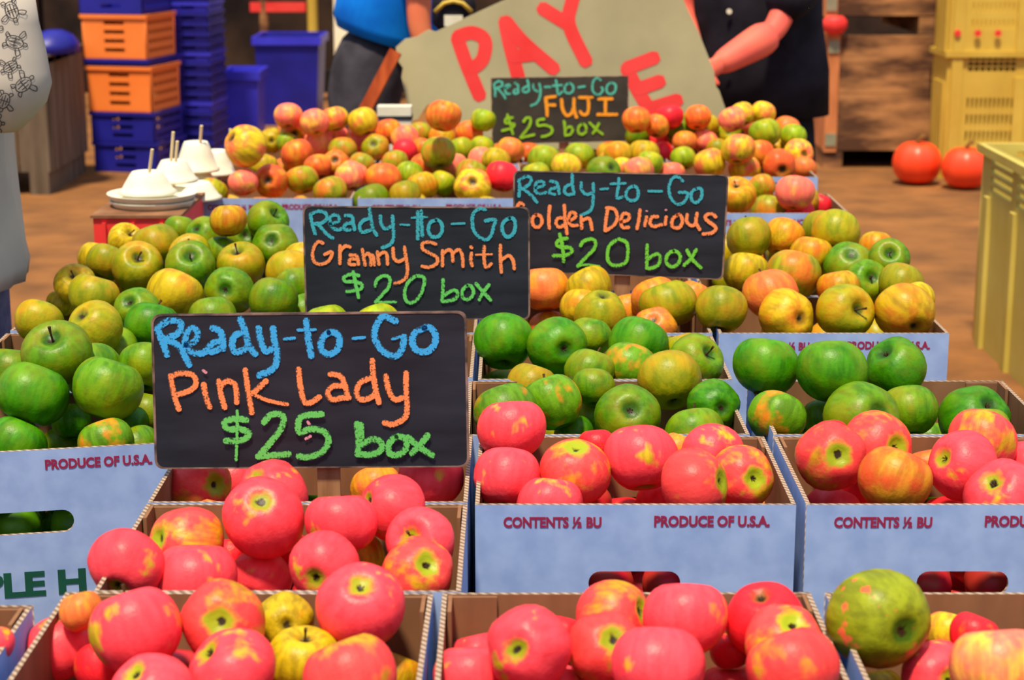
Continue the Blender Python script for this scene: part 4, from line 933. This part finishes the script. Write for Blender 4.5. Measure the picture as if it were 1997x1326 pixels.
# yellow slotted bins
def yellow_bin(x, y, z, w, d, h, label, mk, dots=False):
    r = thing('yellow_bin', (x, y, z), label, 'bin', 'yellow slotted plastic bins')
    m = M[mk]; Hs = []
    hole_top = []
    np_ = 3; pw = (w-.16)/np_
    for k in range(np_):
        x0 = -w/2+.11+k*pw; x1 = x0+pw-.08
        Hs += slots(x0, x1, h*.84, h*.97, 8, 3, .8, .62)
        for zz in (.60, .47, .34, .21): Hs += slots(x0, x1, h*zz-.03, h*zz+.03, 11, 1, .42, .95)
    for nm, yy in (('front_wall', -d/2), ('back_wall', d/2)):
        me = plate([(-w/2, .0), (w/2, .0), (w/2, h), (-w/2, h)], Hs, .012); link(nm, me, r, m, (0, yy, 0))
    Hs2 = []; pw2 = (d-.16)/3
    for k in range(3):
        x0 = -d/2+.11+k*pw2; x1 = x0+pw2-.06
        Hs2 += slots(x0, x1, h*.78, h*.96, 1, 4, 1, .6)
    for s in (-1, 1):
        me = plate([(-d/2+.007, 0), (d/2-.007, 0), (d/2-.007, h), (-d/2+.007, h)], Hs2, .012); link('side_wall', me, r, m, (s*(w/2-.006), 0, 0), (0, 0, math.pi/2))
    for k in range(np_+1):
        xx = -w/2+.02+k*pw; bm = bmesh.new(); box(bm, xx, xx+.06, -d/2-.022, -d/2-.006, .0, h*.8 if 0 < k < np_ else h); bmo('rib', bm, r, m)
        if k < 4:
            yy = -d/2+.02+k*pw2
            for s in (-1, 1):
                bm = bmesh.new(); box(bm, s*(w/2+.008)-.008, s*(w/2+.008)+.008, yy, yy+.05, 0, h*.76); bmo('rib', bm, r, m)
    for (a, b, c, e) in ((-w/2-.018, w/2+.018, -d/2-.03, -d/2-.006), (-w/2-.018, w/2+.018, d/2+.006, d/2+.03), (-w/2-.018, -w/2, -d/2, d/2), (w/2, w/2+.018, -d/2, d/2)):
        bm = bmesh.new(); box(bm, a, b, c, e, h-.03, h); bmo('rim', bm, r, m)
    bm = bmesh.new(); box(bm, -w/2+.01, w/2-.01, -d/2+.01, d/2-.01, .03, .05); bmo('floor_panel', bm, r, m)
    if dots:
        for k in range(3):
            bm = bmesh.new(); cyl(bm, (0, 0, 0), (0, -.01, 0), .018, .018, 12); bmo('rust_plug', bm, r, M['redcr'], (-w/2+.04+k*.11, -d/2-.023, .10))
    return r
fy = at_h(1838, 350, 0)
yellow_bin(fy.x+.6, fy.y+.2, 0, 1.2, .34, .70, 'lower yellow slotted bin behind the red pumpkins', 'yellowd')
yellow_bin(fy.x+.6, fy.y+.2, .701, 1.2, .34, .70, 'upper yellow slotted bin with three rusty plugs', 'yellowd', True)
ny = at_h(1886, 662, 0)
yellow_bin(ny.x+.62, ny.y-.58, 0, 1.2, 1.16, .69, 'nearest yellow slotted bin cut off by the right edge', 'yellowp')
# pale sheet of crumpled plastic lying in the near yellow bin
bm = bmesh.new(); bmesh.ops.create_grid(bm, x_segments=14, y_segments=14, size=.5)
for v in bm.verts: v.co.z = .035*math.sin(9*v.co.x+3)*math.cos(7*v.co.y)+rnd.uniform(-.012, .012)
tag(bmo('plastic_liner', bm, None, M['foam'], (ny.x+.62, ny.y-.58, .60), smooth=True), 'crumpled pale liner inside the nearest yellow bin', 'liner')

# pumpkins
def pumpkin(px, ybase, r_px, label, rib=9):
    b = at_h(px, ybase, 0); k = b.y/FPX/ct*1.0; R = r_px*k
    t = thing('pumpkin', b+Vector((0, R*.3, 0)), label, 'pumpkin', 'red pumpkins on the floor')
    bm = bmesh.new(); nu, nv = 36, 16; rows = []
    for i in range(nv+1):
        a = math.pi*i/nv; row = []
        for k_ in range(nu):
            u = 2*math.pi*k_/nu; g = 1-.05*abs(math.cos(u*rib/2))**4
            rho = math.sin(a)**.8*g; zz = math.cos(a)-.22*math.exp(-(rho/.3)**2)*(1 if a < 1.57 else -1)
            row.append(bm.verts.new((R*rho*math.cos(u), R*rho*math.sin(u), R*.9*(zz+.98))))
        rows.append(row)
    for P, Q in zip(rows, rows[1:]):
        for i in range(nu): bm.faces.new((P[i], P[(i+1) % nu], Q[(i+1) % nu], Q[i]))
    bmesh.ops.remove_doubles(bm, verts=bm.verts, dist=1e-4); bmesh.ops.recalc_face_normals(bm, faces=bm.faces)
    bmo('pumpkin_body', bm, t, M['pumpkin'], smooth=True)
    bm = bmesh.new(); tube(bm, [(0, 0, R*1.5), (.0, 0, R*1.75), (.015, 0, R*1.9), (.035, 0, R*1.96)], [R*.16, R*.09, R*.08, R*.1], 7); bmo('stem', bm, t, M['pstem'], smooth=True)
pumpkin(1789, 361, 47, 'left red pumpkin on the floor before the wooden bins')
pumpkin(1884, 370, 46, 'right red pumpkin on the floor beside the nearest yellow bin')

# ---------------------------------------------------------------- people
def skin_body(name, verts, edges, parent, m, root=0, sub=2):
    me = bpy.data.meshes.new(name); me.from_pydata([v[:3] for v in verts], edges, [])
    o = link(name, me, parent, m)
    o.modifiers.new('skin', 'SKIN')
    sv = me.skin_vertices[0].data if me.skin_vertices else None
    if sv is None:
        bm = bmesh.new(); bm.from_mesh(me); bm.verts.layers.skin.verify(); bm.to_mesh(me); bm.free(); sv = me.skin_vertices[0].data
    for i, v in enumerate(verts):
        r = v[3]; sv[i].radius = (r, r) if not isinstance(r, tuple) else r; sv[i].use_root = (i == root)
    s = o.modifiers.new('sub', 'SUBSURF'); s.levels = sub; s.render_levels = sub
    bpy.context.view_layer.update()
    me2 = bpy.data.meshes.new_from_object(o.evaluated_get(bpy.context.evaluated_depsgraph_get()))
    o.modifiers.clear(); o.data = me2
    for p in me2.polygons: p.use_smooth = True
    return o
def V(p, r): return (p[0], p[1], p[2], r)
def person(root, J, R, skinm, hairm):
    """J joint dict in world coords relative to root; builds one continuous body with head and hands"""
    order = ['pelvis', 'belly', 'chest', 'neck', 'head', 'crown', 'shl', 'ell', 'wrl', 'shr', 'elr', 'wrr', 'hipl', 'knl', 'anl', 'tol', 'hipr', 'knr', 'anr', 'tor', 'hal', 'har']
    idx = {k: i for i, k in enumerate(order)}
    rad = dict(pelvis=.10, belly=.085, chest=.11, neck=.052, head=.085, crown=.07, shl=.055, ell=.042, wrl=.028, shr=.055, elr=.042, wrr=.028, hipl=.09, knl=.058, anl=.038, tol=.035, hipr=.09, knr=.058, anr=.038, tor=.035, hal=.034, har=.034)
    E = [('pelvis', 'belly'), ('belly', 'chest'), ('chest', 'neck'), ('neck', 'head'), ('head', 'crown'), ('chest', 'shl'), ('shl', 'ell'), ('ell', 'wrl'), ('chest', 'shr'), ('shr', 'elr'), ('elr', 'wrr'),
         ('pelvis', 'hipl'), ('hipl', 'knl'), ('knl', 'anl'), ('anl', 'tol'), ('pelvis', 'hipr'), ('hipr', 'knr'), ('knr', 'anr'), ('anr', 'tor'), ('wrl', 'hal'), ('wrr', 'har')]
    for s in ('l', 'r'):
        w = Vector(J['wr'+s]); e = Vector(J['el'+s]); J['ha'+s] = tuple(w+(w-e).normalized()*.055)
    verts = [V(J[k], rad[k]) for k in order]; edges = [(idx[a], idx[b]) for a, b in E]
    face = Vector(J['face']).normalized(); up = (Vector(J['crown'])-Vector(J['neck'])).normalized()
    for s in ('l', 'r'):
        w = Vector(J['wr'+s]); h = Vector(J['ha'+s]); d = (h-w).normalized(); side = d.cross(face).normalized() if d.cross(face).length > .1 else Vector((0, 0, 1))
        curl = d.cross(side).normalized()
        for k in range(4):
            b0 = len(verts); off = side*(k-1.5)*.019; ln = (.066, .076, .072, .058)[k]
            p1 = h+off+d*.018; p2 = p1+d*ln*.5; p3 = p2+(d*.7+curl*.6).normalized()*ln*.5
            verts += [V(p1, .010), V(p2, .009), V(p3, .0075)]; edges += [(idx['ha'+s], b0), (b0, b0+1), (b0+1, b0+2)]
        b0 = len(verts); t1 = w+side*.032+d*.025; t2 = t1+(side*.6+d*.8).normalized()*.035; verts += [V(t1, .012), V(t2, .009)]; edges += [(idx['wr'+s], b0), (b0, b0+1)]
    body = skin_body('body', verts, edges, root, skinm)
    hc = (Vector(J['head'])+Vector(J['crown']))/2; side = up.cross(face).normalized()
    for sg in (-1, 1):
        bm = bmesh.new(); bmesh.ops.create_uvsphere(bm, u_segments=10, v_segments=8, radius=.012); bmo('eye', bm, root, M['eye'], hc+face*.083+side*sg*.032, smooth=True)
        bm = bmesh.new(); bmesh.ops.create_uvsphere(bm, u_segments=10, v_segments=8, radius=.024)
        for v in bm.verts: v.co.x *= .45
        o = bmo('ear', bm, root, skinm, hc+side*sg*.088-up*.01, smooth=True); o.rotation_euler = (0, 0, math.atan2(side.y, side.x))
    bm = bmesh.new(); cyl(bm, hc+face*.078+up*.005, hc+face*.108-up*.04, .007, .015, 8); bmo('nose', bm, root, skinm, smooth=True)
    bm = bmesh.new(); cyl(bm, hc+face*.075-up*.065-side*.024, hc+face*.075-up*.065+side*.024, .008, .008, 8); bmo('mouth', bm, root, M['lip'], smooth=True)
    bm = bmesh.new(); bmesh.ops.create_icosphere(bm, subdivisions=3, radius=.108)
    bmesh.ops.delete(bm, geom=[v for v in bm.verts if v.co.dot(face) > .055 and v.co.dot(up) < .045], context='VERTS')
    bmo('hair', bm, root, hairm, hc+up*.022-face*.012, smooth=True)
    return body

# left: shopper in the turtle-print shirt
lp = thing('person', (-1.06, 3.25, 0), 'person in white turtle-print shirt standing at the left edge of view', 'person')
J = dict(pelvis=(0, 0, .93), belly=(0, 0, 1.08), chest=(0, 0, 1.32), neck=(0, 0, 1.47), head=(0, -.01, 1.58), crown=(0, -.01, 1.68), shl=(.10, -.17, 1.38), ell=(.20, -.19, 1.16), wrl=(.02, -.23, 1.0),
         shr=(-.1, .17, 1.38), elr=(-.13, .2, 1.12), wrr=(-.04, .24, .92), hipl=(0, -.10, .86), knl=(.02, -.11, .47), anl=(0, -.11, .08), tol=(.14, -.12, .04), hipr=(0, .10, .86), knr=(.02, .11, .47), anr=(0, .11, .08), tor=(.14, .12, .04), face=(1, -.1, 0))
person(lp, J, None, M['skin'], M['hair'])
trr = skin_body('trousers', [V((0, 0, .95), .13), V((.02, -.1, .86), .115), V((.04, -.11, .47), .088), V((.03, -.11, .1), .075), V((.02, .1, .86), .115), V((.04, .11, .47), .088), V((.03, .11, .1), .075)], [(0, 1), (1, 2), (2, 3), (0, 4), (4, 5), (5, 6)], lp, M['jeans'])
def px_l(x, y, Y=3.1): 
    w = at_Y(x, y, Y); return w.x+1.06, w.z
tor = []
for (y, x) in ((560, 46), (528, 50), (470, 38), (380, 24), (300, 16), (200, 14), (100, 10), (0, 8)):
    X, Z = px_l(x, y, 3.2); tor.append((X-.175, 0, Z, .16, .20))
tor += [(0.0, 0, 1.38, .12, .19), (0, 0, 1.46, .07, .10)]
bm = loft(tor, 40)
for v in bm.verts:
    v.co.x += .006*math.sin(14*math.atan2(v.co.y, v.co.x)+v.co.z*9)*(1 if v.co.z < 1.3 else .3)
bmo('shirt', bm, lp, M['shirtw'], smooth=True)
sle = []
for (y, xr, hw) in ((268, 8, 30), (262, 18, 40), (245, 36, 55), (210, 66, 78), (172, 76, 86), (150, 72, 84), (100, 63, 80), (50, 50, 74), (0, 42, 70)):
    X, Z = px_l(xr, y, 2.98); k = hw*2.98/FPX; sle.append((X-k, -.19, Z, k, k*.95))
sle += [(.10, -.17, 1.38, .07, .07), (.08, -.14, 1.43, .03, .03)]
bm = loft(sle, 28); sleeve = bmo('sleeve', bm, lp, M['shirtw'], smooth=True)
# turtles drawn in grey ink on the sleeve: strokes dropped on to the cloth
bpy.context.view_layer.update()
bvh = BVHTree.FromObject(sleeve, bpy.context.evaluated_depsgraph_get())
def ell(cx, cy, a, b, rot, n=14):
    c, s = math.cos(rot), math.sin(rot)
    return [(cx+a*math.cos(t)*c-b*math.sin(t)*s, cy+a*math.cos(t)*s+b*math.sin(t)*c) for t in [2*math.pi*k/n for k in range(n+1)]]
def turtle(cx, cy, s, rot):
    c, sn = math.cos(rot), math.sin(rot)
    T = lambda L: [(cx+s*(x*c-y*sn), cy+s*(x*sn+y*c)) for x, y in L]
    out = [ell(cx, cy, 1.0*s, .7*s, rot), T([(1.0, -.2), (1.35, -.2), (1.5, 0), (1.35, .2), (1.0, .2)]),
           T([(.6, -.55), (1.0, -1.1), (.7, -1.5), (.4, -1.1), (.3, -.68)]), T([(.6, .55), (1.0, 1.1), (.7, 1.5), (.4, 1.1), (.3, .68)]),
           T([(-.6, -.5), (-1.1, -.9), (-1.2, -.5), (-.85, -.35)]), T([(-.6, .5), (-1.1, .9), (-1.2, .5), (-.85, .35)]),
           T([(-.5, -.35), (.5, -.35)]), T([(-.5, .35), (.5, .35)]), T([(-.8, 0), (.8, 0)]), T([(0, -.6), (0, .6)])]
    return out
bm = bmesh.new(); uvl = bm.loops.layers.uv.new('UVMap')
lpo = Vector((-1.06, 3.25, 0))
def on_cloth(p):
    d = ray(p.x, p.y).normalized(); h = bvh.ray_cast(O0-lpo, d)
    if h[0] is None: return None
    return h[0]+h[1]*.0015*(1 if h[1].dot(d) < 0 else -1)
for (cx, cy, s, rot) in ((22, 20, 17, 1.2), (28, 82, 17, .3), (45, 165, 17, -.7), (8, 196, 15, 1.9), (20, 130, 14, 2.6), (-20, 60, 16, .8), (-10, 240, 13, 0)):
    for L in turtle(cx, cy, s, rot):
        S_ = smooth_line(L, 4); prev = None
        for i, p in enumerate(S_):
            d = (S_[min(i+1, len(S_)-1)]-S_[max(i-1, 0)]); d = d.normalized() if d.length > 0 else Vector((1, 0)); q = Vector((-d.y, d.x))*.9
            a, b = on_cloth(p+q), on_cloth(p-q)
            if a is None or b is None or (a-b).length > .02: prev = None; continue
            cur = (bm.verts.new(a), bm.verts.new(b))
            if prev: bm.faces.new((prev[0], prev[1], cur[1], cur[0]))
            prev = cur
o = bmo('turtle_print', bm, sleeve, M['ink'])
for nm, y in (('shoe', -.11), ('shoe', .11)):
    bm = loft([(.06, y, .0, .13, .048), (.06, y, .03, .13, .05), (.04, y, .07, .10, .045), (.0, y, .10, .05, .045)], 16); bmo(nm, bm, lp, M['shoe'], smooth=True)

# person in blue behind the table
BX, BY = at_Y(712, 150, 6.5).x, 6.5
bp = thing('person', (BX, BY, 0), 'person in bright blue shirt and dark grey trousers bending behind the apples', 'person')
J = dict(pelvis=(0, 0, .93), belly=(.05, 0, 1.08), chest=(.15, 0, 1.28), neck=(.27, 0, 1.42), head=(.34, 0, 1.50), crown=(.41, 0, 1.58), shl=(.2, -.17, 1.34), ell=(.20, -.2, 1.08), wrl=(.26, -.2, .90),
         shr=(.2, .17, 1.34), elr=(.24, .2, 1.1), wrr=(.32, .2, .92), hipl=(0, -.1, .86), knl=(.03, -.1, .47), anl=(-.03, -.1, .08), tol=(.1, -.1, .04), hipr=(0, .1, .86), knr=(.03, .1, .47), anr=(-.03, .1, .08), tor=(.1, .1, .04), face=(.9, 0, -.35))
person(bp, J, None, M['skin'], M['hair'])
skin_body('trousers', [V((0.06, 0, 1.09), .15), V((-.0, 0, .93), .185), V((-.01, -.09, .82), .125), V((.03, -.1, .47), .085), V((-.02, -.1, .1), .07), V((-.01, .09, .82), .125), V((.03, .1, .47), .085), V((-.02, .1, .1), .07)],
          [(0, 1), (1, 2), (2, 3), (3, 4), (1, 5), (5, 6), (6, 7)], bp, M['pants'], 1)
bm = loft([(.075, 0, 1.02, .170, .18), (.075, 0, 1.06, .180, .19), (.085, 0, 1.15, .175, .19), (.17, 0, 1.30, .15, .19), (.22, 0, 1.39, .11, .14), (.25, 0, 1.43, .06, .07)], 36)
for v in bm.verts: v.co.z -= .05*(v.co.x-.1)/.16 if v.co.z < 1.2 else 0; v.co.y += .006*math.sin(v.co.z*40+v.co.x*30)
bmo('shirt', bm, bp, M['blueshirt'], smooth=True)
for sy in (-1, 1):
    skin_body('sleeve', [V((.18, sy*.12, 1.35), .08), V((.20, sy*.17, 1.30), .078), V((.21, sy*.2, 1.19), .072)], [(0, 1), (1, 2)], bp, M['blueshirt'], 1)
for y in (-.1, .1):
    bm = loft([(.03, y, .0, .13, .048), (.03, y, .03, .13, .05), (.01, y, .07, .10, .045), (-.03, y, .10, .05, .045)], 16); bmo('shoe', bm, bp, M['shoe'], smooth=True)
# dark pouch with olive strap held in front of the person in blue
q = at_Y(885, 22, 6.1)
pc = thing('shoulder_pouch', (q.x, 6.1, q.z-.06), 'small dark pouch with olive strap hanging above the pay sign', 'bag')
bm = loft([(0, 0, 0, .05, .03), (0, 0, .02, .07, .04), (0, 0, .08, .072, .04), (0, 0, .12, .06, .03)], 18); bmo('pouch_body', bm, pc, M['blackcl'], smooth=True)
bm = bmesh.new(); tube(bm, [(-.06, -.042, .06), (-.03, -.045, .088), (0, -.046, .095), (.03, -.045, .088), (.06, -.042, .06)], .007); bmo('trim', bm, pc, M['yellowd'], smooth=True)
bm = bmesh.new(); box(bm, -.03, .03, -.046, -.036, .015, .05); bmo('buckle', bm, pc, M['foam'])
bm = bmesh.new(); tube(bm, [(-.06, 0, .1), (-.09, 0, .2), (-.13, 0, .32)], .008); bmo('strap', bm, pc, M['blackcl'], smooth=True)

# person in black at right
KX, KY = at_Y(1470, 120, 6.25).x, 6.25
kp = thing('person', (KX, KY, 0), 'person in black clothes reaching a bare rosy forearm behind the pay sign', 'person')
el = at_Y(1512, 62, 6.0)-Vector((KX, KY, 0)); wr = at_Y(1392, 132, 5.88)-Vector((KX, KY, 0))
J = dict(pelvis=(0, 0, .95), belly=(0, 0, 1.1), chest=(0, 0, 1.34), neck=(-.02, -.02, 1.5), head=(-.04, -.04, 1.6), crown=(-.04, -.04, 1.7), shl=(.17, -.06, 1.4), ell=tuple(el), wrl=tuple(wr),
         shr=(-.19, 0, 1.4), elr=(-.24, .02, 1.14), wrr=(-.2, -.12, 1.0), hipl=(.1, 0, .88), knl=(.11, -.02, .48), anl=(.11, .02, .08), tol=(.12, -.1, .04), hipr=(-.1, 0, .88), knr=(-.11, -.02, .48), anr=(-.11, .02, .08), tor=(-.12, -.1, .04), face=(-.3, -1, -.2))
person(kp, J, None, M['skin2'], M['hair'])
# fuller forearm is part of the body mesh radius; sleeve and clothes
skin_body('trousers', [V((0, 0, .98), .15), V((0.02, 0, .86), .15), V((.1, 0, .8), .13), V((.12, -.02, .47), .11), V((.12, .02, .1), .09), V((-.1, 0, .8), .13), V((-.12, -.02, .47), .11), V((-.12, .02, .1), .09)],
          [(0, 1), (1, 2), (2, 3), (3, 4), (1, 5), (5, 6), (6, 7)], kp, M['blackcl'], 1)
bm = loft([(0.03, 0, .80, .23, .16), (0.03, 0, .95, .225, .16), (.01, 0, 1.1, .215, .155), (0, 0, 1.3, .22, .15), (0, 0, 1.42, .19, .12), (-.01, 0, 1.49, .08, .08)], 32)
for v in bm.verts: v.co.y += .01*math.sin(v.co.x*22+v.co.z*17)
bmo('shirt', bm, kp, M['blackcl'], smooth=True)
skin_body('sleeve', [V((.13, -.04, 1.42), .085), V((.18, -.1, 1.28), .085), V(tuple(el+Vector((.0, -.005, .06))), .082)], [(0, 1), (1, 2)], kp, M['blackcl'], 0)
skin_body('forearm_flesh', [V(tuple(el), .062), V(tuple(el*.65+wr*.35), .058), V(tuple(wr), .038)], [(0, 1), (1, 2)], kp, M['skin2'], 0)
for x in (-.11, .11):
    bm = loft([(x, -.05, .0, .048, .13), (x, -.05, .03, .05, .13), (x, -.03, .07, .045, .10), (x, .0, .10, .045, .05)], 16); bmo('shoe', bm, kp, M['shoe'], smooth=True)
for zz in (1.15, .98):
    bm = bmesh.new(); cyl(bm, (0, 0, 0), (0, -.008, 0), .009, .009, 10); bmo('button', bm, kp, M['foam'], (-.105, -.15, zz))
